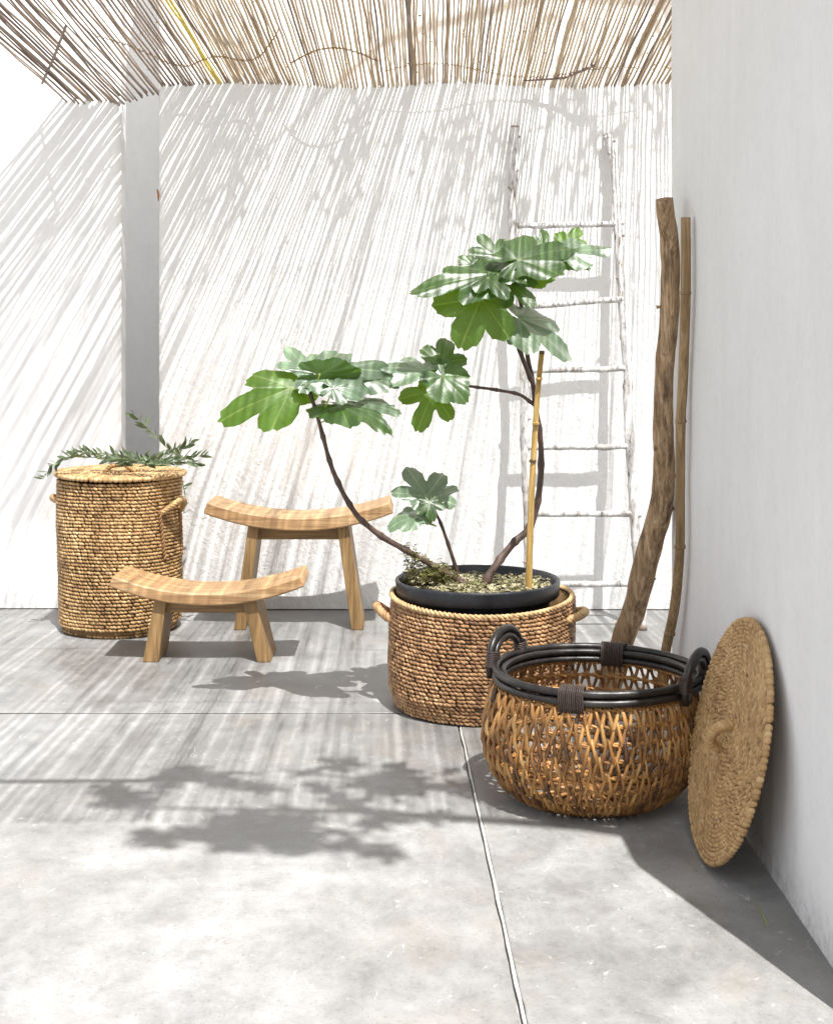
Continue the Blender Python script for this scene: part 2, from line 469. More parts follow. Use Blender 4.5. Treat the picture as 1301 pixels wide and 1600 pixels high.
def leaf_mat(name, dark, light, vein, trans_col, tr=0.35, rough=0.42, veins=True, coat=0.0):
    m, n, b, out = nodes_mat(name)
    c = coords(n)
    t = noise_t(n, c, 25, 4, 0.6)
    r = ramp(n, [(0.3, dark), (0.7, light)]); n.links.new(t.outputs[0], r.inputs[0])
    oi = n.nodes.new('ShaderNodeObjectInfo')
    hsv = n.nodes.new('ShaderNodeHueSaturation')
    mr = n.nodes.new('ShaderNodeMapRange'); mr.inputs[3].default_value = 0.8; mr.inputs[4].default_value = 1.25
    n.links.new(oi.outputs['Random'], mr.inputs[0]); n.links.new(mr.outputs[0], hsv.inputs['Value'])
    n.links.new(r.outputs[0], hsv.inputs['Color'])
    col = hsv.outputs[0]
    bl = noise_t(n, c, 70, 3, 0.6); rb = ramp(n, [(0.66, 0.0), (0.72, 1.0)]); n.links.new(bl.outputs[0], rb.inputs[0])
    col = mixc(n, col, (0.16, 0.13, 0.05), mul(n, rb.outputs[0], 0.5))
    b.inputs['Roughness'].default_value = rough
    b.inputs['Specular IOR Level'].default_value = 0.6
    b.inputs['Coat Weight'].default_value = coat
    b.inputs['Coat Roughness'].default_value = 0.35
    if veins:
        at = n.nodes.new('ShaderNodeAttribute'); at.attribute_name = 'tone'   # 1 on a main vein
        uv = n.nodes.new('ShaderNodeUVMap'); sp = n.nodes.new('ShaderNodeSeparateXYZ')
        n.links.new(uv.outputs[0], sp.inputs[0])
        ab = n.nodes.new('ShaderNodeMath'); ab.operation = 'ABSOLUTE'; n.links.new(sp.outputs[0], ab.inputs[0])
        ma = n.nodes.new('ShaderNodeMath'); ma.operation = 'MULTIPLY_ADD'
        n.links.new(ab.outputs[0], ma.inputs[0]); ma.inputs[1].default_value = -0.8; n.links.new(sp.outputs[1], ma.inputs[2])
        ms = n.nodes.new('ShaderNodeMath'); ms.operation = 'MULTIPLY'; n.links.new(ma.outputs[0], ms.inputs[0]); ms.inputs[1].default_value = 8.5
        fr = n.nodes.new('ShaderNodeMath'); fr.operation = 'PINGPONG'; n.links.new(ms.outputs[0], fr.inputs[0]); fr.inputs[1].default_value = 0.5
        rv = ramp(n, [(0.0, 1.0), (0.07, 0.0)]); n.links.new(fr.outputs[0], rv.inputs[0])
        mx = n.nodes.new('ShaderNodeMath'); mx.operation = 'MAXIMUM'
        n.links.new(mul(n, rv.outputs[0], 0.22), mx.inputs[0]); n.links.new(at.outputs['Fac'], mx.inputs[1])
        col = mixc(n, col, vein, mx.outputs[0])
        p = bump(n, b, fr.outputs[0], 0.18, 0.002)
        bump(n, b, t.outputs[0], 0.3, 0.004, p)
    n.links.new(col, b.inputs['Base Color'])
    tl = n.nodes.new('ShaderNodeBsdfTranslucent')
    n.links.new(mixc(n, col, trans_col, 0.75), tl.inputs['Color'])
    mx2 = n.nodes.new('ShaderNodeMixShader'); mx2.inputs[0].default_value = tr
    n.links.new(b.outputs[0], mx2.inputs[1]); n.links.new(tl.outputs[0], mx2.inputs[2])
    n.links.new(mx2.outputs[0], out.inputs['Surface'])
    return m
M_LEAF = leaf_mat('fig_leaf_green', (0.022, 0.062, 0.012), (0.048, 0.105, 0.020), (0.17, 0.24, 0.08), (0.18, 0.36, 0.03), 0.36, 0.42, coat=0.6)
M_LEAF_BACKLIT = leaf_mat('backlit_fig_leaf', (0.04, 0.10, 0.012), (0.075, 0.155, 0.018), (0.26, 0.34, 0.09), (0.24, 0.42, 0.02), 0.42, 0.45)  # yellower green paints in the glow of sun through the blade
M_LEAF_LIT = leaf_mat('sunlit_fig_leaf', (0.075, 0.135, 0.07), (0.15, 0.22, 0.135), (0.3, 0.38, 0.24), (0.24, 0.38, 0.12), 0.22, 0.34, coat=1.0)  # paler green puts sunlight and sheen into the blade colour
M_OLIVE = leaf_mat('olive_leaf', (0.05, 0.085, 0.035), (0.17, 0.21, 0.12), (0.2, 0.2, 0.1), (0.15, 0.22, 0.06), 0.25, 0.45, False)
M_CROWN = leaf_mat('tree_foliage', (0.03, 0.06, 0.012), (0.07, 0.12, 0.03), (0.2, 0.2, 0.1), (0.20, 0.30, 0.04), 0.35, 0.5, False)
def tonal(name, stops, rough=0.7, tr=0.0):
    m, n, b, out = nodes_mat(name)
    at = n.nodes.new('ShaderNodeAttribute'); at.attribute_name = 'tone'
    r = ramp(n, stops); n.links.new(at.outputs['Fac'], r.inputs[0])
    n.links.new(r.outputs[0], b.inputs['Base Color']); b.inputs['Roughness'].default_value = rough
    if tr:
        tl = n.nodes.new('ShaderNodeBsdfTranslucent'); n.links.new(r.outputs[0], tl.inputs['Color'])
        mx2 = n.nodes.new('ShaderNodeMixShader'); mx2.inputs[0].default_value = tr
        n.links.new(b.outputs[0], mx2.inputs[1]); n.links.new(tl.outputs[0], mx2.inputs[2])
        n.links.new(mx2.outputs[0], out.inputs['Surface'])
    return m
M_COVER = tonal('dry_clover_leaves', [(0.0, (0.10, 0.085, 0.03)), (0.4, (0.20, 0.22, 0.06)), (0.7, (0.42, 0.38, 0.22)), (1.0, (0.62, 0.55, 0.40))], 0.7, 0.25)
M_WEED = tonal('brown_green_clover', [(0.0, (0.09, 0.06, 0.025)), (0.5, (0.13, 0.14, 0.03)), (1.0, (0.25, 0.24, 0.08))], 0.6, 0.3)
M_LITTER = tonal('dry_leaf_bits', [(0.0, (0.12, 0.08, 0.04)), (0.45, (0.32, 0.26, 0.13)), (0.75, (0.38, 0.40, 0.14)), (1.0, (0.55, 0.50, 0.32))], 0.7, 0.4)
M_REED = fibre('dry_reed', [(0.0, (0.20, 0.13, 0.075)), (0.35, (0.38, 0.28, 0.18)), (0.65, (0.54, 0.43, 0.30)), (1.0, (0.70, 0.61, 0.47))], 0.7, stretch=(1, 0.2, 0.2), use_obj=True, fs=160)
M_REED_G = fibre('grey_brown_reed', [(0.0, (0.10, 0.07, 0.055)), (0.4, (0.22, 0.165, 0.135)), (0.7, (0.33, 0.27, 0.22)), (1.0, (0.45, 0.38, 0.32))], 0.75, stretch=(1, 0.2, 0.2), use_obj=True, fs=160)
M_REED_Y = simple('yellow_reed', (0.62, 0.50, 0.14), 0.6, 0.3, 60, 0.3, 0.002, 0.25)
M_TWINE = simple('brown_twine', (0.26, 0.17, 0.09), 0.8, 0.2, 300, 0.4, 0.001, 0.3)
M_JOINT = simple('pale_joint_mortar', (0.48, 0.47, 0.44), 0.85, 0.2, 90, 0.5, 0.004, 0.12)
M_DARKJ = simple('joint_dirt', (0.05, 0.046, 0.04), 0.9, 0.1)
M_RUST = simple('rusty_iron', (0.30, 0.13, 0.04), 0.8, 0.3, 150, 0.5, 0.002, 0.4)
M_GROUND = simple('pale_dry_ground', (0.34, 0.33, 0.31), 0.9, 0.2, 3, 0.3, 0.01, 0.12)

# ------------------------------------------------------------------ the setting
YB = 5.54      # face of the back wall
YL = 5.56      # face of the recessed wall on the left
XR = 0.733     # face of the wall on the right
XE = -0.975    # left end of the back wall

def rugged_wall(name, x0, x1, z0, z1, y, thick, nx, nz, amp, mat, label, axis='y'):
    """a slab with an uneven front face and rounded, slightly ragged vertical edges"""
    b = MB()
    def fp(u, v):
        p = noise.fractal(Vector((u * 2.2, v * 2.2, 3.1)), 0.9, 2.1, 5) * amp
        return p
    idx = {}
    for i in range(nx + 1):
        for k in range(nz + 1):
            x = x0 + (x1 - x0) * i / nx; z = z0 + (z1 - z0) * k / nz
            ex = 0.0
            if i == 0 or i == nx:
                ex = noise.noise(Vector((z * 14, x, 0))) * 0.0025 + noise.noise(Vector((z * 60, x, 4))) * 0.0015
            idx[i, k] = b.vert((x + ex, y + fp(x, z) + (0.004 if i in (0, nx) else 0), z))
    for i in range(nx):
        for k in range(nz):
            b.f.append((idx[i, k], idx[i + 1, k], idx[i + 1, k + 1], idx[i, k + 1]))
    # sides, top, back
    bk = {}
    for i in (0, nx):
        for k in range(nz + 1):
            v = b.v[idx[i, k]]
            bk[i, k] = b.vert((v[0], y + thick, v[2]))
    for k in range(nz):
        b.f.append((idx[0, k], idx[0, k + 1], bk[0, k + 1], bk[0, k]))
        b.f.append((idx[nx, k + 1], idx[nx, k], bk[nx, k], bk[nx, k + 1]))
        b.f.append((bk[0, k], bk[0, k + 1], bk[nx, k + 1], bk[nx, k]))
    top = [idx[i, nz] for i in range(nx + 1)]
    b.f.append(tuple(top + [bk[nx, nz], bk[0, nz]]))
    me = b.mesh(name, mat, False)
    for p in me.polygons:
        if len(p.vertices) == 4 and p.index < nx * nz: p.use_smooth = True
    o = bpy.data.objects.new(name, me); COL.objects.link(o)
    return tag(o, label, 'wall')

back = rugged_wall('plaster_wall', XE, 3.2, -0.02, 4.3, YB, 0.90, 220, 240, 0.0045, M_WALL,  # height above the reeds and depth added to shade the gap beside it
    'rough white plaster wall behind the ladder and the stools')
left = rugged_wall('plaster_wall', -5.0, -1.128, -0.02, 3.6, YL, 0.09, 130, 110, 0.003, M_WALL_L,
    'smooth thin white wall at the left edge behind the tall lidded basket')
rugged_wall('plaster_wall', -4.5, -0.3, -0.02, 4.3, 6.47, 0.2, 40, 40, 0.003, M_WALL_L,  # added wall behind a made-up gap, there to show the shade band
    'wall added behind a made-up gap, its shade seen as a narrow grey band')
# wall on the right: its top stays just above the picture, its near end stands beside the camera
def side_wall():
    b = MB()
    ys = [2.15 + (3.92 - 2.15) * i / 60 for i in range(61)]
    nz = 50
    g = {}
    for i, y in enumerate(ys):
        top = CAM_H + 0.2345 * y + 0.045
        for k in range(nz + 1):
            z = -0.02 + (top + 0.02) * k / nz
            d = noise.fractal(Vector((y * 1.8, z * 1.4, 8.0)), 0.9, 2.0, 4) * 0.003
            ee = noise.noise(Vector((z * 20, 0, 1))) * 0.002 if i == 60 else 0
            g[i, k] = b.vert((XR + d + (0.003 if i in (0, 60) else 0), y + ee, z))
    for i in range(60):
        for k in range(nz):
            b.f.append((g[i, k], g[i + 1, k], g[i + 1, k + 1], g[i, k + 1]))
    t = 0.16
    h = {}
    for i in range(61):
        v = b.v[g[i, nz]]; h[i] = b.vert((XR + t, v[1], v[2]))
    for i in range(60):
        b.f.append((g[i, nz], g[i + 1, nz], h[i + 1], h[i]))
    l0 = b.vert((XR + t, ys[0], -0.02)); l1 = b.vert((XR + t, ys[-1], -0.02))
    b.f.append(tuple([g[0, k] for k in range(nz + 1)] + [h[0], l0]))
    b.f.append(tuple([g[60, k] for k in range(nz, -1, -1)] + [l1, h[60]]))
    b.f.append(tuple([l0] + [h[i] for i in range(61)] + [l1]))
    me = b.mesh('plaster_wall', M_WALL_R, False)
    for p in me.polygons:
        if p.index < 60 * nz: p.use_smooth = True
    o = bpy.data.objects.new('plaster_wall', me); COL.objects.link(o)
    return tag(o, 'pale grey shaded wall at the right with poles and a round lid leaning on it', 'wall')
side_wall()
hk = MB()
hk.tube([P(246, 296, YB - 0.004), P(248, 305, YB - 0.012), P(247.5, 314, YB - 0.004)], [0.003, 0.0045, 0.002], 7)
o = hk.build('hook', M_RUST, back)

g = MB(); g.f.append(tuple(g.vert(p) for p in ((-90, -60, -0.014), (90, -60, -0.014), (90, 160, -0.014), (-90, 160, -0.014))))
o = g.build('ground', M_GROUND, None, False); tag(o, kind='structure')

floor = bpy.data.objects.new('floor', None); COL.objects.link(floor); tag(floor, kind='structure')
def jx(y): return 0.149 + (3.82 - y) * 0.0239
def slab(poly, mat):
    """slab with crumbly edges"""
    b = MB(); pts = []
    for a, c in zip(poly, poly[1:] + poly[:1]):
        a = Vector((a[0], a[1], 0)); c = Vector((c[0], c[1], 0)); L = (c - a).length
        k = max(1, min(160, int(L / 0.02)))
        nrm = Vector((-(c - a).y, (c - a).x, 0)).normalized()
        for i in range(k):
            p = a.lerp(c, i / k)
            p = p + nrm * (noise.noise(p * 9) * 0.002 + noise.noise(p * 45) * 0.0014)
            pts.append(p)
    n = len(pts)
    cen = sum(pts, Vector()) / n
    t = [b.vert((p.x + (cen - p).normalized().x * 0.002, p.y + (cen - p).normalized().y * 0.002, 0.0)) for p in pts]
    m1 = [b.vert((p.x, p.y, -0.002)) for p in pts]
    lo = [b.vert((p.x, p.y, -0.05)) for p in pts]
    b.f.append(tuple(t))
    for i in range(n):
        j = (i + 1) % n
        b.f.append((m1[i], m1[j], t[j], t[i])); b.f.append((lo[i], lo[j], m1[j], m1[i]))
    me = b.mesh('slab', mat, False)
    o = bpy.data.objects.new('slab', me); COL.objects.link(o); o.parent = floor
    return o
YJ = 4.045
slab([(-5, YJ + 0.005), (3.2, YJ + 0.005), (3.2, YB + 1.2), (-5, YB + 1.2)], M_CONC[0])
slab([(-5, 0.9), (jx(0.9) - 0.0065, 0.9), (jx(YJ) - 0.0065, YJ - 0.005), (-5, YJ - 0.005)], M_CONC[1])
slab([(jx(0.9) + 0.0045, 0.9), (3.2, 0.9), (3.2, YJ - 0.005), (jx(YJ) + 0.0045, YJ - 0.005)], M_CONC[2])
slab([(-5, -3), (3.2, -3), (3.2, 0.893), (-5, 0.893)], M_CONC[3])
j = MB()
ny = 60
for i in range(ny + 1):
    y = 0.9 + (YJ - 0.9) * i / ny
    wv = 0.0020 + 0.0025 * noise.noise(Vector((y * 9, 0, 0)))
    j.vert((jx(y) - wv, y, -0.0032)); j.vert((jx(y) + 0.0015, y, 0.0012 + 0.001 * noise.noise(Vector((y * 30, 2, 0))))); j.vert((jx(y) + 0.0035, y, -0.003))
for i in range(ny):
    for q in (0, 1):
        a = i * 3 + q; j.f.append((a, a + 1, a + 4, a + 3))
j.build('joint_strip', M_JOINT, floor, True)
# thin dirt-filled gap along the foot of the walls
j = MB(); j.box((-0.9, YJ, -0.0022), (8.0, 0.03, 0.002)); j.build('joint_dirt', M_DARKJ, floor, False)
j = MB(); j.box((1.1, YB - 0.003, 0.0015), (4.1, 0.006, 0.003)); j.build('wall_joint', M_DARKJ, floor, False)
j = MB(); j.box((-3.13, YL - 0.003, 0.0015), (4.0, 0.006, 0.003)); j.build('wall_joint', M_DARKJ, floor, False)

# ------------------------------------------------------------------ reed mat overhead
mat_root = empty('reed_mat', (0, YB, 2.06), 'loose awning of dry brown reeds rising from the top of the back wall', 'reed awning')
def interp(x, xs, ys):
    if x <= xs[0]: return ys[0]
    for a, b, c, d in zip(xs, xs[1:], ys, ys[1:]):
        if x <= b: return c + (d - c) * (x - a) / (b - a)
    return ys[-1]
def fan(x0): return interp(x0, [-1.38, -1.0, -0.5, 0.0, 0.8, 1.4], [-0.84, -0.60, -0.30, -0.07, 0.30, 0.42])
def sag(x, q):
    return 0.014 * sin(x * 3.1 + 1.0) * min(1, q * 3) + 0.010 * sin(x * 7.3 + q * 4)
def mat_pt(x0, q, endz=0.0, y0=0.0):
    s_ = fan(x0)
    if q < 1.2:
        return Vector((x0 + s_ * q, YB + y0 - q, 2.066 + endz + 0.8 * q + sag(x0, q)))
    e = min(q - 1.2, 0.3)
    zz = 2.066 + endz * max(0, 1 - (q - 1.2)) + 0.96 + 0.8 * e - 0.8 * e * e / 0.6
    return Vector((x0 + s_ * 1.2 + 0.22 * s_ * (q - 1.2), YB + y0 - q, zz + sag(x0, q)))
xs = []
x = -1.37
rg = random.Random(4)
while x < 1.36:
    xs.append(x)
    dens = 0.5 + 0.5 * noise.noise(Vector((x * 7.0, 1.7, 0)))
    step = rg.choice([0.0088, 0.0098, 0.0108, 0.0120, 0.0138, 0.0180]) * (0.68 + 0.70 * (1 - dens)) * (1.45 if rg.random() < 0.07 else 1)
    if x < -0.98: step *= 1.1
    x += step
side = []
jobs = [(x0, None) for x0 in xs] + [(XE - 0.012 - 0.004 * (k % 3), v) for k, v in enumerate(side)]
for i, (x0, yo) in enumerate(jobs):
    left_flap = x0 < XE - 0.005
    r0 = rg.uniform(0.0030, 0.0052) * (1.0 if left_flap else 1.0)
    if left_flap:
        u = (XE - x0) / 0.40
        endz = -0.045 * sin(min(1, u * 1.3) * pi * 0.6) + rg.uniform(-0.012, 0.008)
        y0 = 0.0; qs = -0.02 + rg.uniform(-0.02, 0.02)
        if yo is not None: y0 = yo; endz = rg.uniform(-0.012, 0.004)
    else:
        endz = 0.0; y0 = 0.0; qs = 0.0 + rg.uniform(-0.012, 0.004)
    qe = 3.86 + rg.uniform(-0.05, 0.05)
    pts = []; rad = []; tn = []
    q = qs; k = 0
    while q < qe:
        p = mat_pt(x0, max(q, 0), endz, y0)
        if q < 0: p = p + Vector((-fan(x0) * -q, -q, 0.8 * q))
        amp = 0.0060 if left_flap else 0.0046
        p.x += amp * noise.noise(Vector((x0 * 40 + i, q * 7, 0))) * 1.5 + 0.0022 * noise.noise(Vector((x0 * 90 + i, q * 26, 3)))
        p.z += amp * noise.noise(Vector((x0 * 40 + i, q * 6, 5))) * 1.5
        pts.append(p)
        rad.append(r0 * (1 + 0.20 * noise.noise(Vector((x0 * 33, q * 16, 2)))) * (1.12 if k % 5 == 0 else 1.0))
        tn.append(0.5 + 0.25 * noise.noise(Vector((x0 * 3, q * 3, 9))) + (0.12 if k % 5 == 0 else 0))
        q += 0.035 if q < 0.6 else 0.11
        k += 1
    b = MB(); b.tube(pts, rad, 6, tn)
    ylw = abs(x0 + 0.74) < 0.007
    ylw = ylw and yo is None
    o = b.build('reed', M_REED_Y if ylw else (M_REED_G if x0 < -0.72 - 0.1 * rg.random() or rg.random() < 0.12 else M_REED), mat_root)
    if ylw: o['label'] = 'yellow stained reed among the brown ones'
# bits of dry leaf and bark caught on top of the reeds
lt = MB(); rl = random.Random(8)
for i in range(1700):
    x0 = rl.uniform(-1.0, 1.3); q = rl.uniform(0.02, 0.75) if rl.random() < 0.7 else rl.uniform(0.75, 3.5)
    if rl.random() > 0.35 + 0.65 * max(0, noise.noise(Vector((x0 * 4, q * 5, 2))) + 0.5) * (0.5 + 0.5 * (x0 > -0.2)): continue
    p = mat_pt(x0, q) + Vector((0, 0, rl.uniform(0.003, 0.012)))
    d = rand_dir(rl); d.z *= 0.3; d.normalize(); nn = (Vector((0, 0.6, 0.8)) + rand_dir(rl) * 0.5).normalized(); nn = (nn - d * nn.dot(d)).normalized()
    sd = d.cross(nn); L = rl.uniform(0.006, 0.018); W = rl.uniform(0.002, 0.005); t = rl.random()
    a = [lt.vert(p, t), lt.vert(p + d * L * .5 + sd * W, t), lt.vert(p + d * L, t), lt.vert(p + d * L * .5 - sd * W, t)]
    lt.f.append((a[0], a[1], a[2])); lt.f.append((a[0], a[2], a[3]))
o = lt.build('leaf_litter', M_LITTER, mat_root, False); o['kind'] = 'stuff'
# twine lines that bind the reeds, and cross battens
def twine(f, xa, xb, name='twine', r=0.0022, mat=None, above=0.006, wob=0.004):
    b = MB(); pts = []
    n = 160
    for i in range(n + 1):
        x0 = xa + (xb - xa) * i / n
        q = f(i / n)
        lf = x0 < XE
        p = mat_pt(x0, q, 0, 0.0 * min(1, max(0, (XE - x0) / 0.03)) if lf else 0)
        p.z += -above + wob * sin(i * 1.9) - 0.001
        pts.append(p)
    b.tube(pts, r, 5)
    return b.build(name, mat or M_TWINE, mat_root)
twine(lambda u: 0.22 - 0.13 * sin(u * pi) ** 0.7 + 0.02 * sin(u * 14), -1.05, -0.42)
twine(lambda u: 0.10 + 0.06 * sin(u * pi), -0.42, -0.1)
twine(lambda u: 0.06 + 0.02 * sin(u * 9), -0.1, 0.9, r=0.0015)
for qq in (1.5, 2.1, 2.8): twine(lambda u, qq=qq: qq + 0.02 * sin(u * 11), -1.3, 1.3)
b = MB()
b.tube([mat_pt(-1.38, 0.05, -0.03, 0.0) + Vector((0, 0, -0.018)), mat_pt(-1.22, 0.17, -0.03, 0.0) + Vector((0, 0, -0.02)), mat_pt(-1.09, 0.28, -0.02, 0.0) + Vector((0, 0, -0.02))], [0.005, 0.006, 0.005], 8, bump=0.3)
b.build('batten', M_REED_G, mat_root)
b = MB(); b.tube([mat_pt(0.70, 0.10) + Vector((0, 0, -0.014)), mat_pt(0.60, 0.05) + Vector((0, 0, -0.014)), mat_pt(0.45, 0.03) + Vector((0, 0, -0.012))], [0.006, 0.005, 0.003], 7, bump=0.3)
b.build('twig', M_REED_G, mat_root)
b = MB(); b.tube([(-2.6, 1.99, 3.16), (-1.0, 2.0, 3.155), (0.0, 2.02, 3.16)], [0.016, 0.018, 0.012], 8, bump=0.2)
b.build('batten', M_REED_G, mat_root)

# ------------------------------------------------------------------ tree that dapples the wall, and an added one for the floor
def lobed_outline(th, lobes, floor_r):
    r = floor_r
    for a, L, wd in lobes:
        d = abs(th - a)
        v = L * (max(0.0, 1 - (d / wd) ** 2)) ** 0.42 if d < wd else 0
        r = max(r, v)
    return r
def simple_leaf(b, p, d, nrm, L, W, tone):
    s = d.cross(nrm).normalized()
    a = b.vert(p, tone); c = b.vert(p + d * L * 0.5 + s * W / 2 + nrm * L * 0.05, tone)
    e = b.vert(p + d * L, tone); f = b.vert(p + d * L * 0.5 - s * W / 2 + nrm * L * 0.05, tone)
    m = b.vert(p + d * L * 0.5, tone)
    b.f += [(a, c, m), (c, e, m), (e, f, m), (f, a, m)]
def lobed_flat(b, p, d, nrm, L, tone, rnd):
    s = d.cross(nrm).normalized()
    lobes = [(0, 1.0, 0.45), (1.0, 0.85, 0.42), (-1.0, 0.85, 0.42), (2.0, 0.55, 0.5), (-2.0, 0.55, 0.5)]
    c = b.vert(p, tone); ring = []
    for i in range(27):
        th = -2.9 + 5.8 * i / 26
        r = L * lobed_outline(th, lobes, 0.45)
        q = p + d * cos(th) * r + s * sin(th) * r - nrm * r * r * 0.6 / max(L, .01) * 0.4
        ring.append(b.vert(q, tone))
    for i in range(26): b.f.append((c, ring[i], ring[i + 1]))
def tree(base, limbs, clumps, label, seed, big=False, per=90, leafL=(0.045, 0.08)):
    r = random.Random(seed)
    root = empty('tree', base, label, 'tree')
    for pts, rad in limbs:
        b = MB(); b.tube([Vector(p) for p in pts], rad, 9, bump=0.25)
        b.build('trunk' if pts[0][2] < 0.1 else 'branch', M_TRUNK, root)
    cr = MB()
    for (c, sz, k) in clumps:
        c = Vector(c)
        for i in range(int(per * k)):
            v = rand_dir(r) * (r.random() ** 0.5)
            p = c + Vector((v.x * sz[0], v.y * sz[1], v.z * sz[2]))
            d = rand_dir(r); d.z -= 0.3; d.normalize()
            nn = (Vector((0, 0, 1)) + rand_dir(r) * 0.8).normalized()
            nn = (nn - d * nn.dot(d)).normalized()
            if big: lobed_flat(cr, p, d, nn, r.uniform(*leafL), 0.5, r)
            else: simple_leaf(cr, p, d, nn, r.uniform(*leafL), r.uniform(0.018, 0.03), 0.5)
        for i in range(3):
            e = c + rand_dir(r) * sz[0] * 0.7
            cr.tube([c, (c + e) / 2 + rand_dir(r) * 0.02, e], [0.006, 0.004, 0.002], 5)
    cr.build('crown', M_CROWN, root, False)
    return root
tree((2.4, 4.6, 0),
     [([(2.4, 4.6, 0), (2.35, 4.65, 1.2), (2.2, 4.75, 2.6), (1.8, 4.85, 3.5)], [0.10, 0.085, 0.07, 0.05]),
      ([(1.8, 4.85, 3.5), (1.3, 4.9, 3.85), (0.8, 4.85, 3.95), (0.2, 4.75, 4.0), (-0.5, 4.5, 3.85)], [0.05, 0.026, 0.012, 0.008, 0.004])],
     [((0.95, 4.85, 3.55), (0.22, 0.20, 0.15), 0.9), ((0.45, 4.8, 3.5), (0.16, 0.18, 0.12), 0.75), ((1.3, 4.9, 3.6), (0.2, 0.2, 0.15), 0.6),
      ((0.05, 4.75, 3.6), (0.14, 0.16, 0.1), 0.5), ((-0.35, 4.7, 3.7), (0.16, 0.18, 0.12), 0.5), ((0.7, 4.6, 3.7), (0.2, 0.18, 0.12), 0.5), ((0.25, 4.98, 3.4), (0.12, 0.1, 0.1), 0.2)],
     'leafy green tree beyond the right wall with branches over the reed awning', 21)
tree((2.0, 0.9, 0),  # made-up tree out of view, placed to drop leaf shade on the floor
     [([(2.0, 0.9, 0), (1.95, 0.95, 1.3), (1.8, 1.0, 2.8), (1.5, 1.05, 4.2)], [0.09, 0.075, 0.06, 0.045]),
      ([(1.5, 1.05, 4.2), (1.1, 1.1, 4.5), (0.6, 1.15, 4.6), (0.0, 1.2, 4.55)], [0.045, 0.028, 0.014, 0.006]),
      ([(1.1, 1.1, 4.5), (0.8, 1.35, 4.5), (0.4, 1.5, 4.5)], [0.018, 0.012, 0.005])],
     [((0.45, 1.12, 4.5), (0.36, 0.20, 0.10), 0.42), ((0.68, 1.40, 4.5), (0.26, 0.14, 0.10), 0.24), ((0.25, 1.42, 4.5), (0.26, 0.09, 0.08), 0.14), ((0.55, 0.99, 4.5), (0.22, 0.08, 0.1), 0.10), ((0.05, 1.28, 4.5), (0.16, 0.07, 0.08), 0.08)],
     'unseen fig tree added beside the right wall to cast leaf shade on the floor', 5, True, 90, (0.07, 0.11))

# ------------------------------------------------------------------ coiled seagrass pieces
def coil_wall(name_root, cx, cy, rows, rfun, zfun, bead_w, mat, tone0, rg, slant=-0.33, sag=None):
    """one part per coil of braided grass"""
    for i in range(rows):
        b = MB()
        u = (i + 0.5) / rows
        z = zfun(u); R = rfun(u)
        n = int(2 * pi * R / bead_w)
        ph = rg.random() * 6
        rowt = rg.uniform(-0.07, 0.07)
        rh = (zfun(min(1, u + 0.5 / rows)) - zfun(max(0, u - 0.5 / rows))) * 0.5
        pts = []
        for k in range(n):
            a = 2 * pi * (k + 0.25 * rg.uniform(-1, 1)) / n + ph
            wob = 0.0022 * noise.noise(Vector((cos(a) * 2, sin(a) * 2, z * 18))) + 0.009 * noise.noise(Vector((cos(a), sin(a), z * 4 + cx)))
            rr = R + wob + rg.uniform(-0.0008, 0.0008)
            zz = z + 0.0055 * noise.noise(Vector((cos(a) * 1.5, sin(a) * 1.5, z * 6 + 4))) + rg.uniform(-0.0006, 0.0006)
            if sag: zz += sag(a, u)
            nrm = Vector((cos(a), sin(a), 0)); tan = Vector((-sin(a), cos(a), 0))
            sl = slant + rg.uniform(-0.16, 0.16)
            T = (tan * cos(sl) + Vector((0, 0, 1)) * sin(sl) + nrm * 0.18).normalized()
            U = nrm.cross(T).normalized()
            tone = tone0 + rowt + rg.gauss(0, 0.17) + 0.26 * noise.noise(Vector((cos(a) * 1.8, sin(a) * 1.8, z * 7)))
            b.bead(Vector((cx, cy, 0)) + nrm * rr + Vector((0, 0, zz)), T, T.cross(U).normalized(), U, bead_w * 0.74 * rg.uniform(0.85, 1.15), rh * rg.uniform(0.86, 1.04), rh * 0.95, tone)
        b.build('coil', mat, name_root)
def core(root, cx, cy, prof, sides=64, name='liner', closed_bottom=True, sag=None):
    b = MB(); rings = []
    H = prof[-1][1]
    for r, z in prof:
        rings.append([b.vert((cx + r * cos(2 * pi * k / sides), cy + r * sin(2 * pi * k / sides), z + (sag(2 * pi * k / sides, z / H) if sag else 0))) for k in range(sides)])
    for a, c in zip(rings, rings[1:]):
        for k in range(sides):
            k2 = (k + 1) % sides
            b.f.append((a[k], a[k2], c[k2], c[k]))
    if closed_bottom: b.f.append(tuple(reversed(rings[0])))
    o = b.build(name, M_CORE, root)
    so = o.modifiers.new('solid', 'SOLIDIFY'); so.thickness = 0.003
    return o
def arc_handle(root, cx, cy, R, z, ang, width, out, mat, rad=0.011, drop=0.03, tone=0.6, name='handle'):
    """rope handle standing out from the side"""
    b = MB(); pts = []
    n = 14
    for i in range(n + 1):
        t = i / n
        a = ang + (t - 0.5) * width
        o_ = R - 0.004 + out * sin(pi * t) ** 0.7
        pts.append((cx + o_ * cos(a), cy + o_ * sin(a), z + drop * sin(pi * t)))
    b.rope(pts, rad, 3, 0.035, 7, tone)
    return b.build(name, mat, root)
